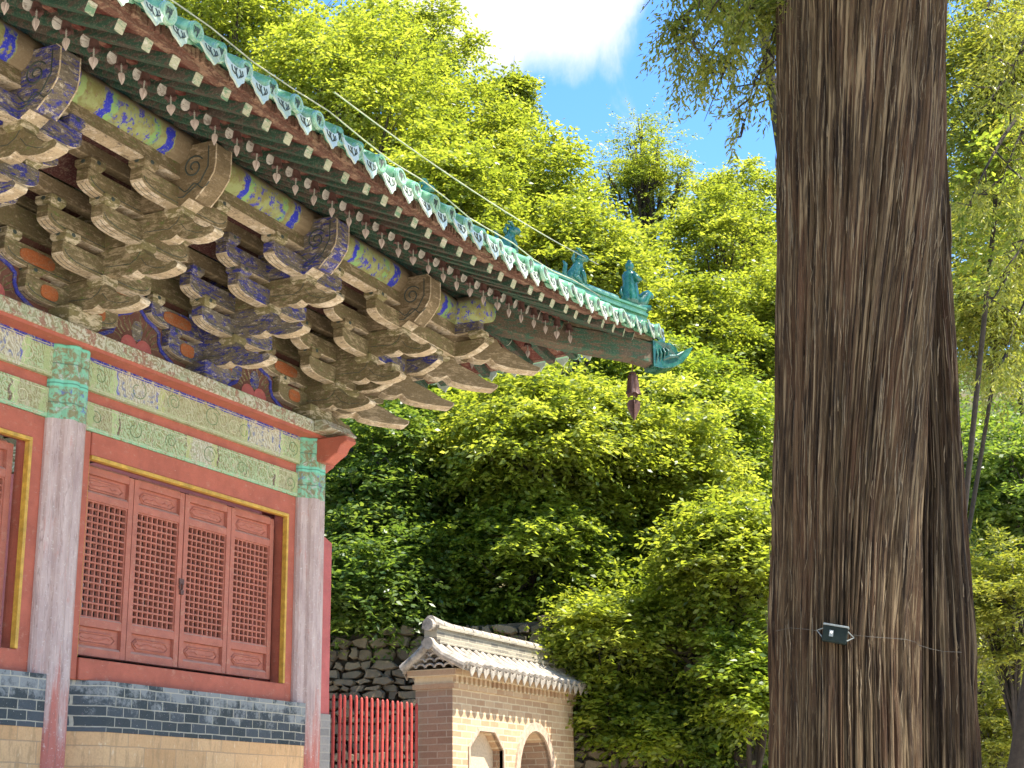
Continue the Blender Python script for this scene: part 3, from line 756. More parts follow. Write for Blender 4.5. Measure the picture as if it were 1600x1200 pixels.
# boards between the sets with a blue painted outline
def boards(mp, ta, tb):
    m = MB(); m.box(ta + 0.2, tb - 0.2 if tb < 0 else 0.03, -0.03, 0.012, 5.512, 6.40, mp=mp); pb = m.build('bracket_board', PANEL, hall)
    for sg, t0 in ((1, ta), (-1, tb)):
        o = MB()
        pts = [(0.20, 5.525), (0.25, 5.56), (0.33, 5.60), (0.46, 5.66), (0.56, 5.71), (0.60, 5.78), (0.60, 5.86), (0.66, 5.90), (0.78, 5.94), (0.86, 6.0), (0.87, 6.2)]
        o.tube([mp(t0 + sg * (p + 0.01), 0.012, q) for p, q in pts], 0.022, 6); o.build('painted_outline', BLUE, pb)
    o = MB(); c = (ta + tb) / 2
    for dx, dz in ((-0.10, 0), (0.10, 0)):
        o.lathe([(0.105, 0), (0.11, 0.004), (0.08, 0.012)], 14, (0, 0, 0), 0, lambda x, y, z, dx=dx, dz=dz: mp(c + dx + x, 0.012 + z, 5.64 + dz + y * 0.9))
    o.lathe([(0.09, 0), (0.095, 0.004), (0.07, 0.012)], 14, (0, 0, 0), 1, lambda x, y, z: mp(c + x * .8, 0.012 + z, 5.80 + y))
    rr = random.Random(5)
    for q in range(12):
        a = PI * (0.02 + 0.087 * q); r0 = 0.17; L = rr.uniform(0.10, 0.17)
        p0 = Vector((c + math.cos(a) * 0.2, 5.68 + math.sin(a) * 0.13)); d = Vector((math.cos(a), math.sin(a) * 0.9 + .3)).normalized()
        o.tube([mp(*((p0 + d * L * f + Vector((0.015 * math.sin(f * 7 + q), 0))).x, 0.013, (p0 + d * L * f).y)) for f in (0, .35, .7, 1)], [.009, .008, .006, .003], 4, 2)
    o.build('painted_flower', [RED_WALL, W_BLUE, W_OLIVE], pb)
ts = [0.0] + [t for t, f in SETS]
for i in range(len(ts) - 1): boards(fr, ts[i + 1], ts[i])
boards(sd, -1.75, 0.0); boards(sd, -3.56, -1.75)
# long ties on the jump lines and maroon soffit boards between them
for mp, xa in ((fr, XW), (sd, -5.0)):
    for s, z0, z1, mat in ((0.02, 6.19, 6.40, W_OLIVE), (0.02, 6.42, 6.9, W_OLIVE), (SJ, 6.415, 6.56, W_BROWN), (2 * SJ, 6.65, 6.78, W_BROWN)):
        m = MB(); m.box(xa, s + 0.02, s - 0.05, s + 0.05, z0, z1, mp=mp); m.build('tie_beam', mat, hall, bevel=0.006)
    m = MB(); m.box(xa, SJ * 3 + 0.35, SJ * 3 - 0.055, SJ * 3 + 0.06, 6.64, 6.78, mp=mp); m.build('eave_tie', [W_BLUE if mp is sd else W_OLIVE], hall, bevel=0.006)
    m = MB(); m.box(xa, SJ * 3 + 0.33, SJ * 3 - 0.062, SJ * 3 + 0.067, 6.625, 6.641, mp=mp); m.build('eave_tie_edge', W_PALE, hall)
    for sa, za, sb, zb in ((0.07, 6.50, SJ - 0.05, 6.56), (SJ + 0.05, 6.57, 2 * SJ - 0.05, 6.74), (2 * SJ + 0.05, 6.76, 3 * SJ - 0.055, 6.82)):
        m = MB(); m.prism([(sa, za), (sb, zb), (sb, zb + 0.02), (sa, za + 0.02)], xa, sa + 0.05, lambda a, b, c, mp=mp: mp(c, a, b)); m.build('soffit_board', W_MAROON, hall)
    m = MB(); S3 = 3 * SJ
    m.tube([mp(x, S3, 6.90) for x in (xa, -8, -6, -4, -2, S3 + 0.45)], 0.158, 20); m.build('eave_purlin', PURLIN, hall, smooth=True)

# ------------------------------------------------------------------ eaves
def tt_(t): return max(0.0, min(1.15, (t + 2.5) / 5.37))
def out_(t): return 0.22 * tt_(t) ** 2
def rise(t): return 0.30 * tt_(t) ** 2.2
EAVE_S = 2.65
def low_axis(s): return 7.115 - 0.50 * (s - 3 * SJ)
def fan(t, smax):
    """root point of the rafter whose head is at t: straight rafters run square, corner ones fan from the corner"""
    if t < 0.35: return t
    return 0.35 + (t - 0.35) * 0.40
RS = 0.272
for mp, t_start in ((fr, -11.0), (sd, -3.2)):
    t = t_start - (t_start % RS)
    while t < 2.56:
        s_end = 1.98 + out_(t) * 0.7; dz = rise(t) * 0.8
        r0 = fan(t, 0)
        if t < 0.35: p0 = mp(r0, 0.3, low_axis(0.3))
        else:
            s0 = r0 + 0.10; p0 = mp(r0, max(0.3, s0), low_axis(max(0.3, s0)) + dz * 0.35)
        te = t if t < 0.35 else min(t, 2.0 + (t - 2.0) * 0.4) if t > 2.0 else t
        p1 = mp(te, min(s_end, 2.2), low_axis(1.98) + dz)
        P0, P1 = Vector(p0), Vector(p1)
        d = (P1 - P0).normalized()
        if t < 2.15:
            m = MB(); m.tube([p0, p1], 0.049, 12); lr = m.build('rafter', W_GREEN, hall, smooth=False)
            m = MB(); m.tube([P1 + d * 0.0005, P1 + d * 0.005], 0.050, 14); m.build('rafter_end', W_WHITE if t < 1.4 else W_BROWN, lr)
        # square flying rafter above
        se = 2.53 + out_(t) + random.uniform(-.025, .02); zb0 = low_axis(1.98) + 0.075 + dz; zb1 = 6.525 + rise(t)
        ts_ = te if t < 0.35 else 0.35 + (te - 0.35) * 0.86
        tf = t
        A = Vector(mp(ts_ - 0.0, 1.75 + out_(t) * .5, zb0 + 0.115)); B = Vector(mp(tf, se, zb1))
        if t < 0.35: A = Vector(mp(t, 1.75, zb0 + 0.10))
        d = (B - A).normalized(); sdv = d.cross(Vector((0, 0, 1))).normalized(); upv = sdv.cross(d)
        q = 0.042
        m = MB()
        vs = [P + sdv * a * q + upv * b * q for P in (A, B) for a, b in ((-1, -1), (1, -1), (1, 1), (-1, 1))]
        m.add(vs, [(0, 1, 2, 3), (4, 5, 6, 7), (0, 1, 5, 4), (1, 2, 6, 5), (2, 3, 7, 6), (3, 0, 4, 7)], [0, 1, 0, 0, 0, 0])
        m.build('flying_rafter', [W_GREEN, W_GREENW], hall, bevel=0.005)
        t += RS
def strip(mp, name, prof, mat, ta=-12.4, tb=2.9, k=1.0, n=60, parent=None):
    """long board following the eave curve; prof in (s,z) at the straight part"""
    vs = []; N = len(prof)
    for i in range(n + 1):
        t = ta + (tb - ta) * i / n
        for s, z in prof:
            tt = min(t, s + out_(t) * k) if t > 0 else t
            vs.append(mp(tt, s + out_(t) * k, z + rise(t) * k))
    fs = [tuple(range(N)), tuple(n * N + j for j in range(N))]
    for i in range(n):
        for j in range(N): fs.append((i * N + j, i * N + (j + 1) % N, (i + 1) * N + (j + 1) % N, (i + 1) * N + j))
    m = MB(); m.add(vs, fs); return m.build(name, mat, parent or hall)
for mp, ta in ((fr, -12.4), (sd, -5.0)):
    zl = low_axis(1.98)
    strip(mp, 'lower_eave_board', [(1.955, zl + 0.052), (2.01, zl + 0.045), (2.01, zl + 0.088), (1.955, zl + 0.095)], W_RED, ta, 2.2, 0.8)
    strip(mp, 'sheathing', [(0.3, low_axis(0.3) + 0.055), (1.955, zl + 0.055), (1.955, zl + 0.073), (0.3, low_axis(0.3) + 0.073)], W_MAROON, ta, 2.2, 0.8)
    strip(mp, 'sheathing', [(1.75, zl + 0.225), (2.50, 6.572), (2.50, 6.588), (1.75, zl + 0.245)], W_RED, ta, 2.75)
    strip(mp, 'upper_eave_board', [(2.495, 6.570), (2.56, 6.567), (2.56, 6.63), (2.495, 6.635)], W_LATH, ta, 2.78)
    m = MB(); t = ta                              # row of small laths packed under the tiles
    while t < 2.70:
        wd = random.uniform(0.022, 0.05); h = random.uniform(0.0, 0.02); o_ = out_(t); r_ = rise(t)
        m.box(t, t + wd - 0.005, 2.50 + o_, 2.585 + o_ + random.uniform(-.012, .012), 6.632 + r_ - 0.03, 6.668 + r_ + h, mp=mp); t += wd
    m.build('lath_row', W_LATH, hall)

# roof: curved bed, tube rows, eave caps, drip tiles
roof_ridge_s = -3.4
def roofz(s, t=-9): 
    u = EAVE_S - s
    return 6.665 + 0.58 * u + 0.020 * u * u + rise(t) * max(0.0, 1 - u / 2.2)
m = MB()
nr = 14
for mp, ta in ((fr, -12.4), (sd, -8.0)):
    cols_ = [ta + (2.85 - ta) * i / 70 for i in range(71)]
    vs = []; fs = []
    for t in cols_:
        hi = max(roof_ridge_s, t)
        for j in range(nr + 1):
            s = (EAVE_S + out_(t)) + (hi - EAVE_S - out_(t)) * j / nr
            if t > EAVE_S + out_(t): s = t
            vs.append(mp(t, s, roofz(s, t) - 0.02))
    for i in range(70):
        for j in range(nr): fs.append((i * (nr + 1) + j, i * (nr + 1) + j + 1, (i + 1) * (nr + 1) + j + 1, (i + 1) * (nr + 1) + j))
    m.add(vs, fs)
roof = m.build('roof', TILE, hall, smooth=True)
TS = 0.302
# one round eave cap and one drip tile, copied along the eave
capm = MB(); capm.tube([(0, 0.0, 0), (0, -0.02, 0)], 0.078, 20); capm.tube([(0.062 * math.cos(a), -0.022, 0.062 * math.sin(a)) for a in [i * PI / 10 for i in range(21)]], 0.012, 5)
for i in range(5): capm.tube([(-0.035 + i * 0.014, -0.024, -0.03 + 0.03 * math.sin(i * 2.1)), (-0.02 + i * 0.011, -0.026, 0.005 + 0.02 * math.cos(i * 1.7)), (-0.03 + i * 0.016, -0.024, 0.035)], 0.0035, 4, 1)
cap = capm.build('tile_end_cap', [CAPG, TILEDK], roof, smooth=False)
drm = MB()
W2 = 0.118
dp_ = [(-W2, 0.035), (-W2 * .5, 0.0), (0, -0.012), (W2 * .5, 0.0), (W2, 0.035), (W2 * 0.96, -0.03), (W2 * 0.72, -0.065), (W2 * 0.60, -0.105), (W2 * 0.30, -0.125), (0, -0.165), (-W2 * 0.30, -0.125), (-W2 * 0.60, -0.105), (-W2 * 0.72, -0.065), (-W2 * 0.96, -0.03)]
drm.prism(dp_, 0.0, -0.016, lambda a, b, c: (a, c + b * 0.22, b))
for i in range(5):
    a = -0.06 + 0.03 * i
    drm.tube([(a, -0.020, -0.02), (a + 0.02 * math.sin(i * 2.3), -0.028, -0.055), (a * 0.5, -0.036, -0.10 + abs(a) * .4)], 0.0065, 4, 1)
dr = drm.build('drip_tile', [DRIP, TILEDK], roof)
first = True
for mp, ta, ang in ((fr, -10.6, 0.0), (sd, -3.0, PI / 2)):
    tubes = MB()
    t = ta
    while t < 2.72:
        o_ = out_(t); r_ = rise(t)
        s0 = EAVE_S + o_ + 0.02
        hi = max(roof_ridge_s, t + 0.05)
        pts = [mp(t, s0 + (hi - s0) * j / 10, roofz(s0 + (hi - s0) * j / 10, t) + 0.035) for j in range(11)]
        if s0 - hi > 0.08: tubes.tube(pts, 0.076, 12)
        rz = ang
        sk = 0.5 * tt_(t) ** 2 * (1 if mp is fr else -1) * 0.35
        loc = Vector(mp(t, s0 + 0.004, roofz(s0, t) + 0.035)); ld = Vector(mp(t + TS / 2, EAVE_S + out_(t + TS / 2) + 0.028, roofz(EAVE_S, t + TS / 2) + rise(t + TS / 2) * 0.0 - 0.005))
        for src, l in ((cap, loc), (dr, ld)):
            tilt = Matrix.Translation((random.uniform(-.012, .012), random.uniform(-.02, .02), random.uniform(-.01, .01))) @ Matrix.Rotation(random.uniform(-.13, .13), 4, 'X') @ Matrix.Rotation(random.uniform(-.11, .11), 4, 'Y') @ Matrix.Scale(random.uniform(.93, 1.05), 4)
            mw = Matrix.Translation(l) @ Matrix.Rotation(rz + sk, 4, 'Z') @ tilt
            if first and src is dr and mp is fr:
                src.matrix_local = mw
            elif first and src is cap: src.matrix_local = mw
            else: inst(src, roof, mw)
        first = False
        t += TS
    tubes.build('tile_row', TILE, roof, smooth=True)
# hip ridge with bands, round top and end block
def hipz(d): return roofz(d, d) 
hp = [2.72, 2.5, 2.2, 1.9, 1.6, 1.2, 0.6, 0.0, -1.0, -2.0, -3.0]
def hip(name, prof, mat, d_list, parent):
    m = MB(); N = len(prof); vs = []; fs = []
    q = math.sqrt(.5)
    for d in d_list:
        for a, b in prof: vs.append((CX + d + a * q, CY - d + a * q, hipz(d) + b))
    for i in range(len(d_list) - 1):
        for j in range(N): fs.append((i * N + j, i * N + (j + 1) % N, (i + 1) * N + (j + 1) % N, (i + 1) * N + j))
    fs += [tuple(range(N)), tuple((len(d_list) - 1) * N + j for j in range(N))]
    m.add(vs, fs); return m.build(name, mat, parent, smooth=False)
hr = hip('hip_ridge', [(-0.11, -0.02), (-0.11, 0.12), (-0.15, 0.125), (-0.15, 0.155), (-0.10, 0.165), (-0.10, 0.20), (-0.125, 0.205), (-0.125, 0.23), (0.125, 0.23), (0.125, 0.205), (0.10, 0.20), (0.10, 0.165), (0.15, 0.155), (0.15, 0.125), (0.11, 0.12), (0.11, -0.02)], TILE, hp, roof)
hip('ridge_cap', [(0.075 * math.cos(a), 0.235 + 0.075 * math.sin(a)) for a in [PI * i / 8 - 0.2 for i in range(9)] + [PI + .2]], TILE, hp[1:], hr)
m = MB()
m.box(XW, -3.4, 3.25, 3.6, 9.9, 10.6, mp=lambda t, s, z: fr(t, -s, z - 0.35)); m.build('main_ridge', TILE, roof)

# corner beam and dragon head
m = MB()
q = math.sqrt(.5)
m.prism([(0.5, 7.22), (2.2, 6.72), (2.9, 6.62), (3.7, 6.55), (3.97, 6.49), (3.99, 6.74), (3.7, 6.80), (2.9, 6.86), (0.5, 7.40)], -0.105, 0.105, lambda a, b, c: dg(c, a, b)); cbm = m.build('corner_beam', W_BEAMG, hall, bevel=0.012)
m = MB()
m.prism([(2.2, 6.90), (2.9, 6.865), (3.7, 6.805), (3.93, 6.78), (3.93, 6.93), (3.4, 6.99), (2.2, 7.08)], -0.08, 0.08, lambda a, b, c: dg(c, a, b)); m.build('upper_corner_beam', W_BROWN, cbm, bevel=0.01)
# dragon head biting the end of the corner beam
m = MB()
hd = [(3.90, 6.47), (4.02, 6.455), (4.16, 6.49), (4.28, 6.56), (4.37, 6.66), (4.43, 6.76), (4.36, 6.735), (4.29, 6.69), (4.22, 6.675), (4.20, 6.72), (4.13, 6.765), (4.06, 6.755), (4.02, 6.80), (3.96, 6.77), (3.90, 6.78)]
m.prism(hd, -0.13, 0.13, lambda a, b, c: dg(c * (1.0 - 0.55 * max(0, (a - 4.05)) / 0.38), a, b), nseg=2)
for sg in (-1, 1):
    m.lathe([(0.0, -0.04), (0.03, -0.028), (0.04, 0.0), (0.03, 0.028), (0.0, 0.04)], 10, dg(sg * 0.10, 4.10, 6.73))
    m.tube([dg(sg * 0.09, 4.02, 6.78), dg(sg * 0.12, 3.95, 6.83), dg(sg * 0.13, 3.88, 6.84)], [0.03, 0.022, 0.006], 6)
    m.tube([dg(sg * 0.115, 4.02, 6.56), dg(sg * 0.125, 4.10, 6.60), dg(sg * 0.11, 4.2, 6.62), dg(sg * 0.085, 4.3, 6.69)], [0.02, 0.026, 0.02, 0.008], 6)
    for k in range(4): m.tube([dg(sg * 0.128, 3.93 + k * 0.05, 6.50 + 0.03 * k), dg(sg * 0.14, 3.95 + k * .045, 6.60 + .02 * k), dg(sg * 0.12, 3.94 + k * .04, 6.70)], [0.006, 0.016, 0.006], 5)
m.build('dragon_head', DRAGON, hall, bevel=0.012)

# glazed figures standing on the hip ridge
def figure(d, kind, label):
    z0 = hipz(d) + 0.30
    mp = lambda t, s, z: dg(t * .85, d * SQ + s * 0.78, z0 + z)
    m = MB()
    if kind == 'rider':
        ell = lambda x, y, z: mp(x * 1.0, y * 1.25, z)
        m.lathe([(0.10, -0.06), (0.115, 0.02), (0.10, 0.12), (0.085, 0.22), (0.095, 0.30), (0.075, 0.345), (0.03, 0.365), (0.045, 0.385), (0.052, 0.415), (0.048, 0.445), (0.03, 0.465), (0.02, 0.49), (0.0, 0.50)], 12, (0, 0, 0), 0, ell)
        for sg in (-1, 1): m.tube([mp(sg * 0.075, 0.02, 0.31), mp(sg * 0.10, 0.09, 0.24), mp(sg * 0.03, 0.15, 0.26)], [0.036, 0.034, 0.022], 7)
        m.tube([mp(0, 0.06, -0.06), mp(0, 0.17, 0.0), mp(0, 0.25, 0.09), mp(0, 0.30, 0.13)], [0.08, 0.085, 0.06, 0.035], 9)
        m.tube([mp(0, 0.27, 0.12), mp(0, 0.33, 0.09), mp(0, 0.36, 0.06)], [0.04, 0.032, 0.015], 8)
        m.tube([mp(0, -0.09, 0.02), mp(0, -0.15, 0.10), mp(0, -0.13, 0.17)], [0.03, 0.02, 0.006], 6)
        m.box(-0.09, 0.09, -0.12, 0.28, -0.10, -0.05, mp=mp)
    else:
        big = 1.0 if kind == 'beast' else 0.9
        m.tube([mp(0, -0.10, -0.04), mp(0, -0.07, 0.06), mp(0, 0.0, 0.16 * big), mp(0, 0.03, 0.24 * big)], [0.075, 0.08, 0.065, 0.05], 9)
        m.tube([mp(0, 0.02, 0.23 * big), mp(0, 0.07, 0.29 * big), mp(0, 0.13, 0.28 * big), mp(0, 0.17, 0.26 * big)], [0.05, 0.058, 0.042, 0.022], 9)
        for sg in (-1, 1):
            m.tube([mp(sg * 0.045, 0.03, 0.15), mp(sg * 0.05, 0.08, 0.07), mp(sg * 0.05, 0.09, -0.05)], [0.03, 0.024, 0.028], 6)
            m.tube([mp(sg * 0.06, -0.08, 0.05), mp(sg * 0.07, -0.01, 0.0), mp(sg * 0.07, 0.03, -0.05)], [0.045, 0.035, 0.025], 6)
            m.tube([mp(sg * 0.04, 0.05, 0.32 * big), mp(sg * 0.055, 0.01, 0.37 * big), mp(sg * 0.06, -0.04, 0.38 * big)], [0.018, 0.02, 0.004], 5)
        m.tube([mp(0, -0.13, 0.0), mp(0, -0.20, 0.09), mp(0, -0.18, 0.19), mp(0, -0.22, 0.23)], [0.028, 0.03, 0.024, 0.005], 6)
        m.tube([mp(0, -0.03, 0.2), mp(0, -0.06, 0.27 * big), mp(0, -0.04, 0.34 * big)], [0.02, 0.025, 0.005], 6)
        m.box(-0.08, 0.08, -0.16, 0.14, -0.09, -0.045, mp=mp)
    o = m.build('ridge_figure', DRAGON if kind == 'rider' else BEAST, hr, smooth=True)
    o['label'] = label
figure(2.62, 'rider', 'dark green robed rider figure at the tip of the hip ridge')
figure(2.17, 'beast', 'pale green seated beast with raised tail on the hip ridge')
figure(1.60, 'beast2', 'green seated beast highest up the hip ridge')
figure(0.9, 'beast2', 'green seated beast on the hip ridge')

# ------------------------------------------------------------------ bells and cables
ORD = ['', 'first', 'second', 'third', 'fourth', 'fifth', 'sixth', 'seventh', 'eighth', 'ninth', 'tenth', 'eleventh', 'twelfth', 'thirteenth', 'fourteenth', 'fifteenth', 'sixteenth', 'seventeenth', 'eighteenth', 'nineteenth', 'twentieth'] + ['twenty-' + x for x in ('first', 'second', 'third', 'fourth', 'fifth', 'sixth', 'seventh', 'eighth', 'ninth')] + ['thirtieth'] + ['thirty-' + x for x in ('first', 'second', 'third', 'fourth', 'fifth', 'sixth', 'seventh', 'eighth', 'ninth')]
def make_bell(k):
    """bell of scale k hanging from its origin: wire, flared body with notched rim, chain and heart-shaped clapper plate"""
    b = MB()
    n = 24; prof = [(0.012, 0.0), (0.026, -0.006), (0.031, -0.03), (0.036, -0.07), (0.046, -0.10)]
    vs = []; fs = []
    for i, (r, z) in enumerate(prof):
        for q in range(n):
            zz = z
            if i == len(prof) - 1: zz += 0.016 * abs(math.sin(q * PI * 6 / n))
            vs.append((r * math.cos(2 * PI * q / n) * k, r * math.sin(2 * PI * q / n) * k, zz * k - 0.035 * k))
    for i in range(len(prof) - 1):
        for q in range(n): fs.append((i * n + q, i * n + (q + 1) % n, (i + 1) * n + (q + 1) % n, (i + 1) * n + q))
    fs.append(tuple(range(n)))
    b.add(vs, fs)
    c = MB(); c.tube([(0, 0, 0), (0.002, 0, -0.04 * k)], 0.0035 * k, 5); c.tube([(0, 0, -0.10 * k), (0.003, 0, -0.15 * k), (0, 0, -0.18 * k)], 0.0028 * k, 5)
    for i in range(4): c.lathe([(0.0055 * k, -0.006 * k), (0.007 * k, 0), (0.0055 * k, 0.006 * k)], 6, (0, 0, (-0.12 - i * 0.016) * k))
    p = MB()
    pl = [(0, 0.0), (0.022, -0.004), (0.032, -0.02), (0.028, -0.042), (0.012, -0.07), (0, -0.088), (-0.012, -0.07), (-0.028, -0.042), (-0.032, -0.02), (-0.022, -0.004)]
    p.prism(pl, -0.003 * k, 0.003 * k, lambda a, bb, cc: (a * k, cc, bb * k - 0.175 * k)); p.prism(pl, -0.003 * k, 0.003 * k, lambda a, bb, cc: (cc, a * k * .8, bb * k - 0.1752 * k))
    return b, c, p
b, c, p = make_bell(1.0)
proto = None
def add_bell(pos, label, group):
    global proto
    rz = random.uniform(0, PI); sw = Matrix.Rotation(random.uniform(-.07, .07), 4, 'X') @ Matrix.Rotation(random.uniform(-.07, .07), 4, 'Y')
    t = thing('wind_bell', label, 'wind bell', group)
    t.matrix_world = Matrix.Translation(pos) @ sw @ Matrix.Rotation(rz, 4, 'Z')
    if proto is None:
        proto = [b.build('bell_body', BELL, t, smooth=False), c.build('chain', WIRE, t), p.build('clapper', IRONPALE, t)]
    else:
        for o in proto:
            cc = o.copy(); COL.objects.link(cc); cc.parent = t
fb = []
t = -11.0 - (-11.0 % RS)
while t < 2.3:
    if t > -6.75: fb.append(t)
    t += RS
for i, t in enumerate(reversed(fb)):
    add_bell(Vector(fr(t + 0.02, 2.035 + out_(t) * 0.8, low_axis(1.98) + 0.05 + rise(t) * 0.8)), 'small rusty wind bell under the front eave, %s from the corner beam' % ORD[i + 1], 'wind bells along the front eave')
k = 0
for t in [1.9 - 0.34 * i for i in range(11)]:
    k += 1
    add_bell(Vector(sd(t, 2.035 + out_(t) * 0.8, low_axis(1.98) + 0.05 + rise(t) * 0.8)), 'small dark wind bell under the far side eave, %s from the corner beam' % ORD[k], 'wind bells along the side eave')
bb, bc, bp = make_bell(1.0)
t = thing('corner_bell', 'large brown wind bell with heart-shaped clapper hanging below the roof corner', 'wind bell', loc=dg(0, 3.70, 6.555))
B2 = MB(); K = 2.35
prof = [(0.02, -0.06), (0.05, -0.075), (0.058, -0.14), (0.068, -0.24), (0.085, -0.315)]
n = 32; vs = []; fs = []
for i, (r, z) in enumerate(prof):
    for q_ in range(n):
        a = 2 * PI * q_ / n; rr_ = r * (1 + 0.10 * math.cos(6 * a)) ; zz = z + (0.035 * abs(math.sin(3 * a)) if i == 4 else 0)
        vs.append((rr_ * math.cos(a), rr_ * math.sin(a), zz - 0.10))
for i in range(len(prof) - 1):
    for q_ in range(n): fs.append((i * n + q_, i * n + (q_ + 1) % n, (i + 1) * n + (q_ + 1) % n, (i + 1) * n + q_))
fs.append(tuple(range(n))); B2.add(vs, fs); B2.build('bell_body', BELL, t)
c2 = MB(); c2.tube([(0, 0, 0), (0.003, 0, -0.17), (0, 0, -0.3), (0, 0, -0.46)], 0.006, 6); c2.lathe([(0.03, -0.015), (0.045, 0), (0.03, 0.02)], 8, (0, 0, -0.155)); c2.build('chain', BELL, t)
p2 = MB(); pl = [(0, 0.0), (0.045, -0.004), (0.075, -0.04), (0.07, -0.10), (0.035, -0.18), (0, -0.245), (-0.035, -0.18), (-0.07, -0.10), (-0.075, -0.04), (-0.045, -0.004)]
for ang in (0.5, 0.5 + PI / 2): p2.prism(pl, -0.004, 0.004, lambda a, b_, c_: (a * math.cos(ang) - c_ * math.sin(ang), a * math.sin(ang) + c_ * math.cos(ang), b_ - 0.45)) if True else None
p2.build('clapper', BELL, t)

def cable(name, pts, r, mat, label, cat):
    m = MB(); m.tube(pts, r, 5)
    return tag(m.build(name, mat), label, cat)
pts = []
for i in range(25):
    u = i / 24; t = -9.5 + 12.0 * u
    s_ = 2.45 - 0.05 * math.sin(u * 9)
    pts.append(fr(t, min(s_, 2.62), roofz(s_, t) + 0.20 + 0.045 * math.sin(u * PI * 7) ** 2 + 0.0))
cable('lightning_cable', pts, 0.006, CORD, 'thin pale cable strung just above the green eave tiles', 'cable')
pts = [fr(-3.2 + 5.8 * u, 2.35 - 0.1 * u, 7.33 + 0.42 * u - 0.35 * u * (1 - u)) for u in [i / 16 for i in range(17)]]
cable('ridge_cable', pts, 0.006, CORD, 'thin pale cable rising from the eave to the robed ridge figure', 'cable')

# ------------------------------------------------------------------ GATE
GX0, GX1, GY, GD = 19.30, 23.43, 10.2, 0.58
gate = thing('moon_gate_wall', 'sunlit tan brick gate wall with arched doorway and grey tiled cap', 'gate wall')
gate.name = 'brick_gate'
ax0, ax1 = 21.30, 22.62; axc = (ax0 + ax1) / 2
def arch_pts(hw, zs, zap, n=14):
    """pointed round arch from the left springing over the apex to the right"""
    out = []
    for i in range(n + 1):
        a = PI * i / n
        out.append((axc - hw * math.cos(a), zs + (zap - zs) * math.sin(a) ** 0.85))
    return out
def ogive(hw, zs, zap): return arch_pts(hw, zs, zap)
inn = ogive(0.60, 2.15, 2.96)
zt = 3.62
oc = [(19.80, 1.5), (19.80, 2.64), (20.09, 2.875), (20.57, 2.875), (20.85, 2.63), (20.85, 1.5)]   # octagonal niche
hole = [(ax0 + 0.06, 0.0)] + inn + [(ax1 - 0.06, 0.0)]
hole[0] = (inn[0][0], 0.0); hole[-1] = (inn[-1][0], 0.0)
yb = GY + GD
def wall_with_holes():
    m = MB()
    z0 = 0.0
    # front face as strips between the openings (all in one sheet), extruded back
    def slab(poly, y0, y1): m.prism(poly, y0, y1, lambda a, b_, c_: (a, c_, b_))
    slab([(GX0, z0), (19.80, z0), (19.80, zt), (GX0, zt)], GY, yb)
    slab([(19.80, 2.64), (20.09, 2.875), (20.57, 2.875), (20.85, 2.63), (20.85, zt), (19.80, zt)], GY, yb)
    slab([(19.80, z0), (20.85, z0), (20.85, 1.5), (19.80, 1.5)], GY, yb)
    slab([(19.77, 1.47), (20.88, 1.47), (20.88, 2.65), (20.58, 2.91), (20.08, 2.91), (19.77, 2.66)], GY + 0.16, yb - 0.01)
    slab([(20.85, z0), (inn[0][0], z0), (inn[0][0], inn[0][1]), (inn[0][0], zt), (20.85, zt)], GY, yb)
    slab([(inn[-1][0], z0), (GX1, z0), (GX1, zt), (inn[-1][0], zt)], GY, yb)
    slab(inn + [(inn[-1][0], zt), (inn[0][0], zt)], GY, yb)
    return m
gm = wall_with_holes()
gw2 = gm.build('wall', [GATE_X, GATE_Y_SHADE, GATE_PLASTER], gate)
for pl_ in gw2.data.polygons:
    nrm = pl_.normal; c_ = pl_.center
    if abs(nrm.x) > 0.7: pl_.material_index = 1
    if abs(c_.y - (GY + 0.16)) < 0.01 and nrm.y < -0.5: pl_.material_index = 2
def rim(path, w0, name, mat, closed=False, proud=0.03):
    m = MB(); n = len(path); vs = []; fs = []
    for i, p0 in enumerate(path):
        a = Vector(path[max(0, i - 1)]); b_ = Vector(path[min(n - 1, i + 1)]); d = (b_ - a).normalized(); nn = Vector((-d.y, d.x))
        q0 = Vector(p0); q1 = q0 + nn * w0
        for P, y in ((q0, GY - proud), (q1, GY - proud), (q1, GY + 0.05), (q0, GY + 0.05)): vs.append((P.x, y, P.y))
    for i in range(n - 1):
        for j in range(4): fs.append((i * 4 + j, i * 4 + (j + 1) % 4, i * 4 + 4 + (j + 1) % 4, i * 4 + 4 + j))
    m.add(vs, fs); return m.build(name, mat, gate)
rim([(inn[0][0], 0.0)] + inn + [(inn[-1][0], 0.0)], 0.13, 'arch_rim', GATE_RIM)
rim([(19.80, 1.5), (19.80, 2.64), (20.09, 2.875), (20.57, 2.875), (20.85, 2.63), (20.85, 1.5)], 0.05, 'niche_rim', GATE_RIM, proud=0.02)
m = MB(); m.prism(ogive(0.62, 2.15, 2.98) + [(axc + .62, 0), (axc - .62, 0)], yb + 0.5, yb + 0.7, lambda a, b_, c_: (a, c_, b_)); m.build('passage_wall', GATE_X, gate)
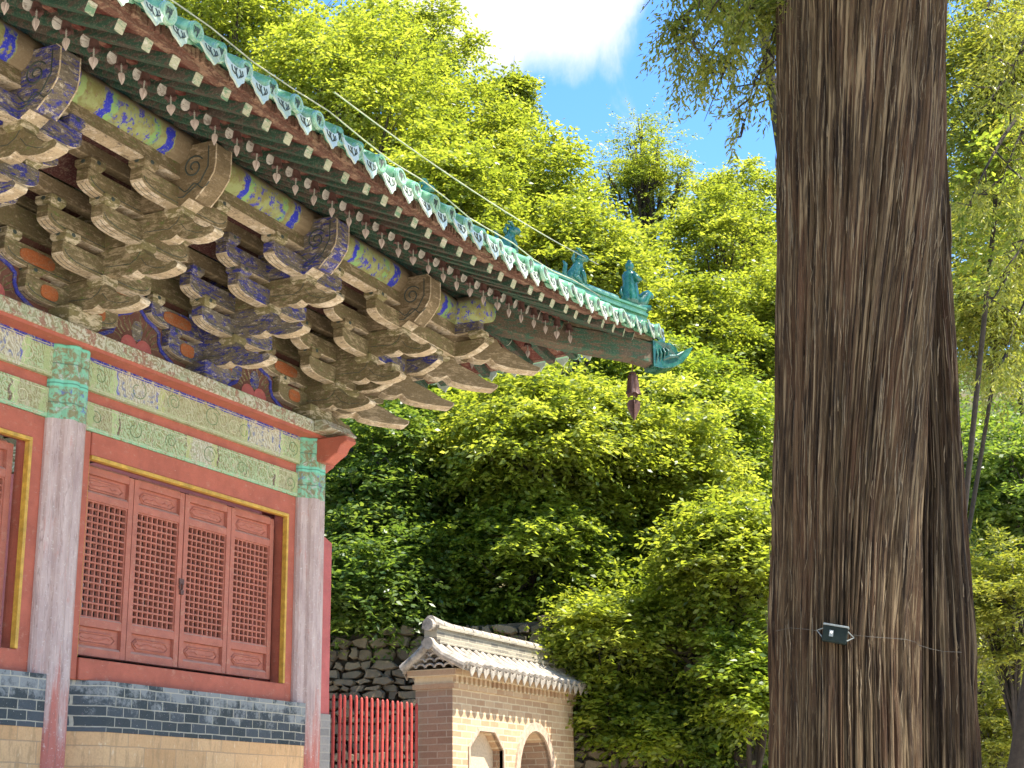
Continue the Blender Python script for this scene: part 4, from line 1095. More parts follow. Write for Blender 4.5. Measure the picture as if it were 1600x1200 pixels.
# cornice courses
m = MB()
m.box(GX0 - 0.03, GX1 + 0.03, GY - 0.035, yb + 0.035, zt - 0.20, zt - 0.13)
x = GX0
while x < GX1: m.box(x, x + 0.07, GY - 0.06, GY + 0.1, zt - 0.13, zt - 0.03); x += 0.145
m.box(GX0 - 0.012, GX1 + 0.012, GY - 0.012, yb + 0.012, zt - 0.131, zt - 0.029)
m.box(GX0 - 0.08, GX1 + 0.08, GY - 0.09, yb + 0.09, zt - 0.03, zt + 0.06); m.build('cornice', GATE_X, gate)
yc = GY + GD / 2
ridge_z = 4.05
def gslope(side, y): return 0
m = MB()
e0, ez = GY - 0.26, zt + 0.05
for sg in (-1, 1):
    ye = yc - (yc - e0) if sg < 0 else yc + GD / 2 + 0.15
    m.prism([(ye, ez), (yc, ridge_z), (yc, ridge_z - 0.14), (ye, ez - 0.03)], GX0 - 0.11, GX1 + 0.12, lambda a, b_, c_: (c_, a, b_))
    x = GX0 - 0.06
    while x < GX1 + 0.12:
        P0 = Vector((x, ye - sg * -0.03, ez + 0.035)); P1 = Vector((x, yc, ridge_z + 0.03))
        pts = [P0.lerp(P1, i / 5) + Vector((random.uniform(-.008, .008), 0, -0.035 * math.sin(PI * i / 5) + random.uniform(-.006, .006))) for i in range(6)]
        m.tube(pts, [0.058, 0.055, 0.056, 0.054, 0.056, 0.055], 10)
        # pointed drip tile between the rounds
        dx = x + 0.105
        dp2 = [(-0.075, 0.035), (0, 0.005), (0.075, 0.035), (0.07, -0.03), (0.035, -0.075), (0, -0.115), (-0.035, -0.075), (-0.07, -0.03)]
        m.prism(dp2, 0, 0.015, lambda a, b_, c_: (dx + a, ye - sg * -0.035 + c_ * -sg + sg * 0.0 + b_ * 0.15 * -sg * -1, ez + 0.0 + b_))
        x += 0.21
cap_ = m.build('tile_cap', GREYTILE, gate)
m = MB()
m.prism([(yc - 0.15, ridge_z - 0.02), (yc + 0.15, ridge_z - 0.02), (yc + 0.15, ridge_z + 0.03), (yc + 0.10, ridge_z + 0.03), (yc + 0.10, ridge_z + 0.19), (yc + 0.14, ridge_z + 0.19), (yc + 0.14, ridge_z + 0.23), (yc - 0.14, ridge_z + 0.23), (yc - 0.14, ridge_z + 0.19), (yc - 0.10, ridge_z + 0.19), (yc - 0.10, ridge_z + 0.03), (yc - 0.15, ridge_z + 0.03)], GX0 - 0.10, GX1 + 0.10, lambda a, b_, c_: (c_, a, b_)); m.build('ridge', GREYRIDGE, cap_)
m = MB(); x = GX0 - 0.12; k = 0
while x < GX1 + 0.1:
    lift = 0.06 * math.exp(-((x - GX0 + 0.17) / 0.35) ** 2)
    m.tube([(x, yc, ridge_z + 0.235 + lift), (x + 0.29, yc, ridge_z + 0.235 + 0.06 * math.exp(-((x + 0.29 - GX0 + 0.17) / 0.35) ** 2))], [0.082, 0.078], 12); x += 0.30
m.build('ridge_cap', GREYTILE, cap_)
m = MB()                                      # end verge: rolled tile edge, round caps, stacked end tiles
for sg in (-1, 1):
    ye = yc - (yc - e0) if sg < 0 else yc + GD / 2 + 0.15
    m.tube([(GX0 - 0.12, ye, ez + 0.03), (GX0 - 0.12, yc + sg * 0.2, (ez + ridge_z) / 2 + 0.01), (GX0 - 0.12, yc, ridge_z)], 0.062, 10)
    for j in range(3):
        for i in range(3 - j):
            pass
for (yy, zz) in ((yc, ridge_z - 0.02), (yc, ridge_z + 0.24)):
    m.tube([(GX0 - 0.19, yy, zz), (GX0 - 0.10, yy, zz)], 0.085, 14)
for row, cnt in ((0, 5), (1, 3), (2, 2)):
    for i in range(cnt):
        y0 = yc + (i - (cnt - 1) / 2) * 0.145; z0 = zt + 0.08 + row * 0.075
        m.tube([(GX0 - 0.12, y0 + 0.07 * math.cos(a), z0 + 0.05 * math.sin(a)) for a in [PI * q_ / 6 for q_ in range(7)]], 0.016, 6)
m.build('verge', GREYTILE, cap_)

# ------------------------------------------------------------------ FENCE
fence = thing('picket_fence', 'tall red picket fence between the hall and the brick gate', 'fence')
FY = 10.72
m = MB(); m.tube([(0, 0, 0.1), (0, 0, 3.17), (0, 0, 3.205), (0, 0, 3.225)], [0.021, 0.021, 0.018, 0.006], 10)
pk0 = m.build('picket', m_redlac('fence_red', (0.40, 0.055, 0.04), 0.2), fence)
NPK = 24
for i in range(NPK):
    x = 16.55 + (19.62 - 16.55) * i / (NPK - 1)
    mw = Matrix.Translation((x + random.uniform(-.008, .008), FY, random.uniform(-.012, .012))) @ Matrix.Rotation(random.uniform(-.004, .004), 4, 'Y')
    if i == 0: pk0.matrix_local = mw
    else: inst(pk0, fence, mw)
m = MB()
for z in (0.5, 1.75): m.box(16.4, 19.7, FY + 0.03, FY + 0.075, z, z + 0.07)
m.build('rail', pk0.data.materials[0], fence)
m = MB(); m.box(19.66, 19.74, FY - 0.06, FY + 0.08, 0.0, 3.2); m.build('post', pk0.data.materials[0], fence, bevel=0.008)

# ------------------------------------------------------------------ GROUND, RETAINING WALL, HILL
NV = Vector((math.cos(R(25.57)), math.sin(R(25.57)), 0)); LV = Vector((-NV.y, NV.x, 0))
def pl(d, l, z=0.0): return NV * d + LV * l + Vector((0, 0, z))
WD = 26.0
def wall_top(l): return 4.85 - 0.06 * l
def smooth(a, b, x):
    u = np.clip((x - a) / (b - a), 0, 1); return u * u * (3 - 2 * u)
def hill_z(d, l):
    m_ = 0.40 + 0.26 * smooth(-4.0, 9.0, l)
    u = np.maximum(0, d - WD - 0.8)
    z = 4.75 + m_ * u - 0.0016 * np.maximum(0, u - 25) ** 2 * 1.0
    z = z + 0.5 * np.sin(l * 0.31 + d * 0.13) + 0.35 * np.sin(d * 0.4 + l * 0.22)
    return np.where(u > 70, np.minimum(z, 40), z)
# one ground sheet
t = NT('courtyard_ground'); X, Y, Z = t.xyz()
bt = t.n('ShaderNodeTexBrick', offset=0.5, i_Vector=t.comb(X, Y, 0.0), i_Color1=(0.54, 0.495, 0.41, 1), i_Color2=(0.62, 0.57, 0.48, 1), i_Mortar=(0.25, 0.23, 0.2, 1), i_Scale=1.0, i_Mortar_Size=0.008, i_Brick_Width=0.9, i_Row_Height=0.45)
GROUND = t.fin(t.mix(t.rng(t.noise(3, 6, 0.6), 0.35, 0.7, 0, 0.4), bt.outputs['Color'], (0.44, 0.39, 0.32)), 0.9, 0.2)
m = MB(); m.add([(-400, -400, 0), (600, -400, 0), (600, 600, 0), (-400, 600, 0)], [(0, 1, 2, 3)]); tag(m.build('ground', GROUND), kind='structure')
# hill
t = NT('hill_soil'); g = t.noise(0.9, 8, 0.7); g2 = t.noise(6, 6, 0.7)
HILL = t.fin(t.mix(t.rng(g, 0.4, 0.62), t.mix(t.rng(g2, 0.4, 0.6), (0.035, 0.055, 0.015), (0.06, 0.085, 0.025)), (0.13, 0.10, 0.06)), 0.95, 0.1)
nd, nl = 70, 70
ds = np.concatenate([np.linspace(WD + 0.5, WD + 60, 55), np.linspace(WD + 64, 320, 15)]); ls = np.concatenate([np.linspace(-120, -26, 10), np.linspace(-24, 30, 50), np.linspace(34, 130, 10)])
Dg, Lg = np.meshgrid(ds, ls, indexing='ij'); Zg = hill_z(Dg, Lg)
vs = [(NV * float(Dg[i, j]) + LV * float(Lg[i, j]) + Vector((0, 0, float(Zg[i, j])))) for i in range(nd) for j in range(nl)]
fs = [(i * nl + j, i * nl + j + 1, (i + 1) * nl + j + 1, (i + 1) * nl + j) for i in range(nd - 1) for j in range(nl - 1)]
m = MB(); m.add(vs, fs); tag(m.build('hill', HILL, smooth=True), kind='structure')
# retaining wall of irregular stones
t = NT('rubble_stone'); X, Y, Z = t.xyz()
oi = t.n('ShaderNodeAttribute', attribute_name='tint').outputs['Fac']
n1 = t.noise(9, 7, 0.7); n2 = t.noise(40, 5, 0.7)
col = t.mix(oi, (0.10, 0.085, 0.06), (0.24, 0.195, 0.125)); col = t.mix(t.rng(n1, 0.4, 0.7, 0, 0.5), col, (0.22, 0.15, 0.11)); col = t.mix(t.rng(n2, 0.5, 0.7, 0, 0.5), col, (0.10, 0.10, 0.07))
t.bump(t.math('ADD', n1, n2), 0.6, 0.03)
STONE = t.fin(col, 0.95, 0.1)
MORTAR = m_flat('wall_core', (0.085, 0.07, 0.05), 0.95)
rw = thing('retaining_wall', 'dry rubble stone retaining wall at the foot of the wooded hill', 'stone wall')
m = MB(); tv = []
rr = random.Random(3)
z = 0.05
while z < 5.2:
    h = rr.uniform(0.09, 0.20); l = -17.0 + rr.uniform(0, .3)
    while l < 9.5:
        wd = rr.uniform(0.14, 0.42)
        if z + h * 0.6 < wall_top(l) and z > 1.3:
            pts = []
            for i in range(8):
                a = 2 * PI * (i + 0.5) / 8
                ex = math.copysign(min(1, abs(math.cos(a)) * 1.5), math.cos(a)); ez_ = math.copysign(min(1, abs(math.sin(a)) * 1.5), math.sin(a))
                pts.append((l + wd / 2 + ex * (wd / 2 - 0.006) + rr.uniform(-.045, .045), z + h / 2 + ez_ * (h / 2 - 0.006) + rr.uniform(-.035, .035)))
            dz = rr.uniform(-0.05, 0.06); b0 = len(m.v)
            cx_, cz_ = l + wd / 2, z + h / 2
            rings = [(1.0, 0.12), (1.0, -0.02 + dz), (0.78, -0.09 + dz)]
            vs_ = [pl(WD + off, cx_ + (p_ - cx_) * sc2, cz_ + (q_ - cz_) * sc2) for sc2, off in rings for p_, q_ in pts]
            fs_ = [(i, (i + 1) % 8, 8 + (i + 1) % 8, 8 + i) for i in range(8)] + [(8 + i, 8 + (i + 1) % 8, 16 + (i + 1) % 8, 16 + i) for i in range(8)] + [tuple(range(16, 24))]
            m.add(vs_, fs_); tv += [rr.random()] * 24
        l += wd
    z += h
st_ = m.build('stone_facing', STONE, rw, norm=False)
at_ = st_.data.attributes.new('tint', 'FLOAT', 'POINT'); at_.data.foreach_set('value', tv)
m = MB()
m.prism([(-60, 0), (-60, 4.6), (-17, 5.8), (9.5, wall_top(9.5)), (60, 4.2), (60, 0)], WD + 0.10, WD + 0.9, lambda a, b_, c_: pl(c_, a, b_)); m.build('wall_core', MORTAR, rw)

# ------------------------------------------------------------------ FOLIAGE
def m_leaf(name, dark, mid, light, trans=0.54, rough=0.38):
    t = NT(name)
    a = t.n('ShaderNodeAttribute', attribute_name='tint').outputs['Fac']
    col = t.mix(t.rng(a, 0.0, 0.5), dark, mid)
    col = t.mix(t.rng(a, 0.5, 1.0), col, light)
    t.fin(col, rough, 0.5)
    tr = t.n('ShaderNodeBsdfTranslucent')
    tcol = t.n('ShaderNodeMix', data_type='RGBA', blend_type='MULTIPLY'); tcol.inputs[0].default_value = 1.0
    t.link(col, tcol.inputs[6]); tcol.inputs[7].default_value = (2.1, 1.9, 0.9, 1)
    t.link(tcol.outputs[2], tr.inputs['Color'])
    ms = t.n('ShaderNodeMixShader', i_0=trans)
    t.link(t.b.outputs[0], ms.inputs[1]); t.link(tr.outputs[0], ms.inputs[2]); t.link(ms.outputs[0], t.out.inputs['Surface'])
    return t.m
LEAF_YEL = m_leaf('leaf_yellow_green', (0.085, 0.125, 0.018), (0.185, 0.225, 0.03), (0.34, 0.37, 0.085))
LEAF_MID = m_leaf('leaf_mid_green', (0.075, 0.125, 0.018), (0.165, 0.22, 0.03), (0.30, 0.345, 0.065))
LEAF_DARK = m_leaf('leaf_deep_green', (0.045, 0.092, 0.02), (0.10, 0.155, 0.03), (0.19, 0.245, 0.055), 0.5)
LEAF_CYP = m_leaf('cypress_spray', (0.09, 0.12, 0.02), (0.18, 0.20, 0.035), (0.32, 0.31, 0.08), 0.5)
BARK = m_flat('tree_bark', (0.042, 0.032, 0.024), 0.95, 0.4, 18, bump=0.6)

def unit(a): return a / np.maximum(1e-9, np.linalg.norm(a, axis=-1, keepdims=True))
def sprays(orig, dirs, rng, n, T, L, W, droop=0.25, spread=0.85, base_t=None, upn=0.75):
    """leaf quads set in two ranks along short drooping twigs"""
    N = len(orig)
    up = np.array([0, 0, 1.0])
    side = unit(np.cross(dirs, up) + 1e-4)
    u = (np.arange(n) + 0.5) / n
    Tn = T * rng.uniform(0.6, 1.3, (N, 1))
    p = orig[:, None, :] + dirs[:, None, :] * (u[None, :, None] * Tn[:, :, None])
    p[:, :, 2] -= droop * T * (u[None, :] ** 2)
    p += rng.normal(0, 0.06 * T, p.shape)
    sg = np.where(np.arange(n) % 2 == 0, 1.0, -1.0)
    d = dirs[:, None, :] * (1 - spread * 0.5) + side[:, None, :] * (sg[None, :, None] * spread) + rng.normal(0, 0.28, p.shape)
    d[:, :, 2] -= droop * 0.8
    d = unit(d)
    nn = up * upn + rng.normal(0, 0.42, p.shape)
    w_ = unit(np.cross(d, nn))
    nrm = np.cross(w_, d)
    Ln = L * rng.uniform(0.65, 1.25, p.shape[:2])[..., None]; Wn = W * rng.uniform(0.7, 1.2, p.shape[:2])[..., None]
    v0 = p; v1 = p + d * Ln * 0.45 + w_ * Wn + nrm * Wn * 0.25; v2 = p + d * Ln; v3 = p + d * Ln * 0.45 - w_ * Wn + nrm * Wn * 0.25
    V = np.stack([v0, v1, v2, v3], axis=2).reshape(-1, 3)
    tint = rng.uniform(0, 1, p.shape[:2]) * 0.5 + rng.uniform(0, 1, (N, 1)) * 0.3
    if base_t is not None: tint = tint + base_t[:, None]
    tint = np.clip(np.repeat(tint.reshape(-1), 4), 0, 1)
    return V, tint
def leaf_obj(name, V, tint, mat, parent=None):
    n = len(V) // 4
    me = bpy.data.meshes.new(name)
    me.vertices.add(len(V)); me.vertices.foreach_set('co', V.astype(np.float32).ravel())
    me.loops.add(4 * n); me.loops.foreach_set('vertex_index', np.arange(4 * n, dtype=np.int32))
    me.polygons.add(n); me.polygons.foreach_set('loop_start', np.arange(0, 4 * n, 4, dtype=np.int32))
    me.update(calc_edges=True)
    a = me.attributes.new('tint', 'FLOAT', 'POINT'); a.data.foreach_set('value', tint.astype(np.float32))
    me.materials.append(mat)
    o = bpy.data.objects.new(name, me); COL.objects.link(o)
    if parent: o.parent = parent
    return o
def lobe_sprays(c, r, n, rng, out=0.7, zlow=-0.75, fill=0.3, cl=14, flat=0.32):
    """spray roots gathered in flattened leaf clumps near the skin of an ellipsoid bough, so gaps stay between the clumps"""
    k = max(4, n // cl)
    q = unit(rng.normal(0, 1, (k * 2, 3)))
    q = q[q[:, 2] > zlow][:k]; k = len(q)
    rad = np.where(rng.random(k) < fill, rng.uniform(0.4, 0.85, k), rng.uniform(0.85, 1.15, k))[:, None]
    cc = c + q * r * rad
    size = np.mean(r) * rng.uniform(0.22, 0.42, k)
    ci = np.repeat(np.arange(k), cl)
    off = rng.normal(0, 1, (len(ci), 3)); off[:, :2] += q[ci, :2] * 0.5
    o = cc[ci] + off * np.array([1, 1, flat]) * size[ci, None] * 0.62
    o[:, 2] -= 0.25 * size[ci] * (off[:, 0] ** 2 + off[:, 1] ** 2) * 0.35
    d = off * np.array([1, 1, 0.3]) * 0.6 + q[ci] * out * 0.7 + rng.normal(0, 0.25, off.shape); d[:, 2] = d[:, 2] * 0.5
    return o, unit(d)
NT_TREES = 0
def tree(label, kind, px, py, rpx, rpy, depth, seed, nl=13, nleaf=20000, name='broadleaf_tree', group='trees on the wooded hill', mat=None, base=None, trunk_r=0.11, L=0.125, W=0.032, T=0.5, n=12, lobe=0.5, droop=0.25, lean=0.0, bare=False, twist=1.0, forkf=0.55):
    rng = np.random.default_rng(seed)
    c = np.array(at(px, py, depth)); k = depth / FPX
    rx, rz = rpx * k, rpy * k; ry = rx * 0.9
    dd = float(Vector(c).dot(NV)); ll = float(Vector(c).dot(LV))
    gz = float(hill_z(np.array(dd), np.array(ll))) if dd > WD + 0.5 else 0.0
    root = thing(name, label, 'tree', group, loc=(0, 0, 0))
    Vs = []; Ts = []; limbs = MB()
    cs = []
    for i in range(nl):
        if i == 0: q = np.array([0, 0, 0.70])
        else:
            q = unit(rng.normal(0, 1, 3)); q = q * rng.uniform(0.40, 0.85); q[2] = q[2] * 0.95 - 0.05
        cs.append(c + q * np.array([rx, ry, rz]))
    per = max(20, nleaf // n // nl)
    for i, lc in enumerate(cs):
        f = lobe * rng.uniform(0.65, 1.35)
        r = np.array([rx, rx, min(rz, rx * 1.0) * 0.85]) * f
        o, d = lobe_sprays(lc, r, int(per * (f / lobe) ** 2), rng)
        V, tt2 = sprays(o, d, rng, n, T, L, W, droop, base_t=np.full(len(o), rng.uniform(-0.12, 0.25)))
        Vs.append(V); Ts.append(tt2)
    # thin loose sprays through the rest of the crown break up its outline
    no = per * nl // 5
    qq = unit(rng.normal(0, 1, (no, 3))) * rng.uniform(0.5, 1.12, (no, 1)) ** 0.7
    V, tt2 = sprays(c + qq * np.array([rx, ry, rz]), unit(qq + rng.normal(0, .4, qq.shape)), rng, n, T, L, W, droop)
    Vs.append(V); Ts.append(tt2)
    leaf_obj('crown', np.concatenate(Vs), np.concatenate(Ts), mat, root)
    base_p = np.array([c[0] + (lean if base is None else 0), c[1], min(gz, c[2] - rz) - 0.3]) if base is None else np.array(base)
    fork = base_p * (1 - forkf) + (c - np.array([0, 0, rz * 0.35])) * forkf
    tk = MB(); top = c + np.array([0, 0, rz * 0.45])
    mid = (base_p + fork) / 2 + rng.normal(0, trunk_r * 0.8 * twist, 3)
    tk.tube([base_p, mid, fork, (fork + top) / 2 + rng.normal(0, trunk_r, 3), top], [trunk_r * 1.35, trunk_r * 1.1, trunk_r * 0.85, trunk_r * 0.5, trunk_r * 0.15], 9)
    for lc in cs[1:]:
        st = fork + (top - fork) * rng.uniform(0.0, 0.6)
        m1 = st * 0.5 + lc * 0.5 + np.array([0, 0, rng.uniform(-.05, .12) * rx]) + rng.normal(0, 0.05 * rx * (twist - 1) , 3)
        jn = lambda: rng.normal(0, 0.035 * rx * twist, 3)
        tk.tube([st, st * .7 + m1 * .3 + jn() * .6, m1 + jn(), m1 * .5 + lc * .5 + jn(), lc, lc + (lc - m1) * 0.35], [trunk_r * 0.42, trunk_r * 0.34, trunk_r * 0.28, trunk_r * 0.2, trunk_r * 0.13, 0.006], 6)
        for q in range(3):
            e = lc + rng.normal(0, 1, 3) * rx * lobe * 0.6
            tk.tube([m1 * .4 + lc * .6, (lc + e) / 2 + rng.normal(0, .05, 3), e], [trunk_r * 0.16, trunk_r * 0.1, 0.005], 5)
    tk.build('trunk', BARK, root, smooth=True)
    return root
Y_, M_, D_, C_ = LEAF_YEL, LEAF_MID, LEAF_DARK, LEAF_CYP
TREES = [
 # label, px, py, rpx, rpy, depth, mat, nleaf, extra
 ('yellow green broadleaf tree highest on the left behind the eave', 350, 30, 150, 130, 37, Y_, 26000, {}),
 ('dense yellow green tree above the middle of the eave', 560, 150, 150, 150, 36, Y_, 30000, {}),
 ('tall yellow green tree reaching the white cloud', 620, 90, 100, 110, 41, Y_, 20000, {}),
 ('broad yellow green tree left of the blue sky', 725, 240, 110, 130, 38, Y_, 26000, {}),
 ('thin sparse leaved tree against the sky beside the broad tree', 795, 165, 36, 60, 41, Y_, 2500, dict(lobe=.3)),
 ('rounded yellow green tree sloping down toward the pine', 840, 320, 98, 112, 36, Y_, 24000, {}),
 ('leafy tree low behind the green eave tiles', 700, 310, 110, 90, 33, Y_, 20000, {}),
 ('small bright tree behind the hip ridge figures', 900, 400, 85, 85, 33, Y_, 16000, {}),
 ('bright tree behind the robed ridge figure', 985, 440, 75, 90, 37, Y_, 14000, {}),
 ('yellowish tree standing right of the open pine', 1160, 335, 75, 62, 44, Y_, 14000, {}),
 ('light green tree below the yellowish tree', 1120, 410, 100, 100, 41, Y_, 20000, {}),
 ('light green tree close beside the big cypress trunk', 1190, 520, 80, 110, 37, Y_, 18000, {}),
 ('yellow green tree behind the corner dragon head', 1075, 540, 90, 95, 35, Y_, 18000, {}),
 ('green tree in the shaded slope beside the big trunk', 1150, 700, 95, 110, 33, M_, 20000, {}),
 ('bright spreading tree whose leaf sprays hang below the roof corner', 850, 690, 165, 120, 28.2, Y_, 40000, dict(L=.125, W=.032, droop=.38, lobe=.42, nl=18, base=tuple(at(1015, 1300, 28.2))[:2] + (0.0,))),
 ('bright tree whose leaf sprays hang left of the corner bell', 930, 770, 100, 110, 28.6, Y_, 20000, {}),
 ('green tree under the bright leaf sprays', 830, 880, 150, 95, 27.7, M_, 24000, {}),
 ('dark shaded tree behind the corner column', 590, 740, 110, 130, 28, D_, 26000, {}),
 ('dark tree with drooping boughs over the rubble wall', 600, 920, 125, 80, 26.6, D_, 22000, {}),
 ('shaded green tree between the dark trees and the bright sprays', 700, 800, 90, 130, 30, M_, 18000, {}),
 ('small sunlit tree beside the tiled cap of the gate', 955, 985, 85, 65, 25.6, Y_, 13000, dict(trunk_r=.06)),
 ('mid green tree in the middle of the slope', 1030, 740, 110, 110, 29, Y_, 22000, {}),
 ('dark green tree low in the shade right of the gate', 1000, 880, 110, 80, 29.5, Y_, 18000, {}),
 ('sunlit green tree left of the big cypress trunk', 1140, 880, 100, 95, 25.5, Y_, 20000, {}),
 ('leafy green sapling low beside the big trunk', 1170, 1060, 60, 80, 24.5, M_, 11000, {}),
 ('deep green tree under the front eave bells', 690, 640, 110, 80, 31, M_, 20000, {}),
 ('mid green tree filling the slope below the hip ridge', 1010, 620, 110, 90, 33, M_, 20000, {}),
 ('green tree behind the low sapling', 1090, 990, 110, 80, 27.5, M_, 18000, {}),
 ('mid green tree high on the slope behind the roof', 500, 330, 170, 120, 42, Y_, 22000, {}),
 ('green tree on the crest just left of the big trunk', 1185, 430, 60, 80, 46, Y_, 14000, {}),
 ('leafy shrub low against the rubble wall right of the gate', 1015, 1120, 62, 62, 25.4, M_, 9000, dict(trunk_r=.04)),
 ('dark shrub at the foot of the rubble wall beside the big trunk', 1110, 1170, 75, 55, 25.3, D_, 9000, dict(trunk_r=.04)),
 ('green tree on the slope beyond the right edge', 1760, 520, 150, 140, 34, Y_, 14000, {}),
 ('leafy tree over the rubble wall beyond the right edge', 1850, 850, 170, 140, 28, M_, 14000, {}),
 ('yellow green tree high on the slope beyond the right edge', 2000, 450, 170, 180, 38, Y_, 14000, {}),
 ('shaded bush tree right behind the gate wall', 960, 1090, 70, 70, 25.8, M_, 12000, {}),
]
for i, (lab, px, py, rx_, ry_, dep, mt, nlf, ex) in enumerate(TREES):
    tree(lab, 'b', px, py, rx_, ry_, dep, 100 + i, nleaf=nlf, mat=mt, **ex)
# open pine with bare limbs against the sky
tree('open crowned pine with visible limbs against the blue sky', 'p', 1008, 285, 92, 118, 46, 301, nl=30, nleaf=19000, name='pine_tree', mat=LEAF_YEL, lobe=0.27, L=0.09, W=0.02, trunk_r=0.2, T=.4)
# right of the trunk
tree('pale cypress with twisting dark branches right of the big trunk', 'c', 1560, 160, 120, 210, 17, 311, nl=26, nleaf=26000, name='cypress_tree', mat=C_, lobe=0.36, L=0.075, W=0.011, T=.35, n=16, droop=0.5, trunk_r=0.03, twist=3.6, forkf=0.92, base=tuple(at(1400, 1300, 17))[:2] + (0.0,))
tree('cypress with hanging yellow green sprays beside the trunk', 'c', 1560, 450, 110, 180, 20, 312, nl=22, nleaf=26000, name='cypress_tree', mat=C_, lobe=0.36, L=0.085, W=0.012, T=.4, n=16, droop=0.5, trunk_r=0.03, twist=3.6, forkf=0.92, base=tuple(at(1390, 1300, 20))[:2] + (0.0,))
tree('dark tree in the gap right of the big trunk', 'b', 1580, 760, 100, 100, 27, 313, nleaf=16000, mat=D_)
tree('sunlit cypress bush at the lower right edge', 'c', 1570, 950, 80, 100, 19, 314, nl=14, nleaf=16000, name='cypress_tree', mat=C_, lobe=0.45, L=0.085, W=0.014, T=.35, n=16, droop=0.15, trunk_r=0.07)
tree('sunlit cypress bush lowest at the right edge', 'c', 1560, 1120, 80, 100, 20, 315, nl=14, nleaf=16000, name='cypress_tree', mat=C_, lobe=0.45, L=0.085, W=0.014, T=.35, n=16, droop=0.15, trunk_r=0.07)
tree('yellow green tree far behind the right hand cypresses', 'b', 1560, 300, 140, 330, 40, 316, nleaf=30000, mat=Y_, trunk_r=.06)
_c = Vector((15.6, FY, 2.4)) + SUN * 13.2  # added cypress: crown above the view, set up-sun to shade the fence's left
_r = _c - CAM; _d = _r.dot(FWD)
_cam = Matrix(ROT).transposed() @ _r
tree('added tall cypress behind the big trunk, its crown set to shade the left of the fence', 'c', 800 + FPX * _cam.x / -_cam.z, 600 - FPX * _cam.y / -_cam.z, 1.6 * FPX / _d, 1.9 * FPX / _d, _d, 333, nl=16, nleaf=40000, name='cypress_tree', mat=C_, lobe=0.5, L=.09, W=.02, trunk_r=.07, forkf=.9, base=tuple(at(1400, 1300, 19))[:2] + (0.0,))
# low undergrowth covering the slope
rng = np.random.default_rng(77)
Nn = 9000
dd = WD + 1 + 60 * rng.random(Nn) ** 1.4; ll = rng.uniform(-24, 28, Nn)
oz = hill_z(dd, ll)
nv = np.array(NV); lv = np.array(LV)
o = dd[:, None] * nv + ll[:, None] * lv + np.stack([0 * oz, 0 * oz, oz], 1)
d = unit(rng.normal(0, 1, (Nn, 3)) + np.array([0, 0, 1.2]) - nv * 0.5)
V, tt2 = sprays(o, d, rng, 12, 0.9, 0.2, 0.06, 0.4)
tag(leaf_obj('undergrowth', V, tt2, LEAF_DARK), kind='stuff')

# ------------------------------------------------------------------ THE BIG CYPRESS TRUNK
def vnoise(x, y, seed):
    r = np.random.default_rng(seed).random((257, 257))
    xi = np.floor(x).astype(int); yi = np.floor(y).astype(int); fx = x - xi; fy = y - yi
    fx = fx * fx * (3 - 2 * fx); fy = fy * fy * (3 - 2 * fy)
    g_ = lambda a, b_: r[a % 257, b_ % 257]
    return (g_(xi, yi) * (1 - fx) + g_(xi + 1, yi) * fx) * (1 - fy) + (g_(xi, yi + 1) * (1 - fx) + g_(xi + 1, yi + 1) * fx) * fy
ys_ = [1200, 1000, 800, 600, 400, 200, 0]
eL = [1207, 1208, 1212, 1217, 1219, 1219, 1218]; eR = [1535, 1527, 1512, 1502, 1490, 1479, 1475]; eC = [1432, 1430, 1433, 1447, 1462, 1472, 1476]
HD = 9.2
zz_, cl_, rad_, cr_ = [], [], [], []
for y, a, b_, cc in zip(ys_, eL, eR, eC):
    P = []
    for x in (a, b_, cc):
        r_ = ray(x, y); hl = math.hypot(r_.x, r_.y); P.append(CAM + r_ * (HD / hl))
    mid = (P[0] + P[1]) / 2; zz_.append(mid.z)
    cl_.append(P[0]); rad_.append(P[1]); cr_.append(P[2])
zz_ = np.array(zz_); cl_ = np.array([tuple(p) for p in cl_])[:, :2]; cR = np.array([tuple(p) for p in rad_])[:, :2]; cC = np.array([tuple(p) for p in cr_])[:, :2]
zr = np.concatenate([np.linspace(0, zz_[0] - 0.1, 10), np.linspace(zz_[0], zz_[-1] + 0.3, 190), np.linspace(zz_[-1] + .5, 13, 20)])
def ip(A): return np.stack([np.interp(zr, zz_, A[:, 0]), np.interp(zr, zz_, A[:, 1])], 1)
Lp, Rp, Cp = ip(cl_), ip(cR), ip(cC)
above = np.clip((zr - zz_[-1]) / 7.0, 0, 1)[:, None]; below = np.clip((zz_[0] - zr) / 1.9, 0, 1)[:, None]
cen = (Lp + Rp) / 2
scl = 1 - 0.45 * above + 0.14 * below ** 2
vd = unit(cen.mean(0)); sdv_ = np.array([vd[1], -vd[0]])          # towards the right seen from the camera
r1 = np.linalg.norm(Cp - Lp, axis=1) / 2; c1 = (Lp + Cp) / 2 - vd * 0.02
r2 = np.maximum(0.22, np.linalg.norm(Rp - Cp, axis=1) * 0.95); c2 = Rp - sdv_ * r2[:, None] + vd * 0.27
thA = np.concatenate([np.linspace(-PI * 0.62, PI * 0.62, 900), np.linspace(PI * 0.64, PI * 1.36, 60)])   # 0 faces the camera
dirs2 = np.cos(thA)[:, None] * (-vd) + np.sin(thA)[:, None] * sdv_
r2 = np.maximum(0.26, np.linalg.norm(Rp - Cp, axis=1) * 1.0); c2 = Rp - sdv_ * r2[:, None] + vd * 0.46
Vt, F_, FB, P, na = [], [], [], None, len(thA)
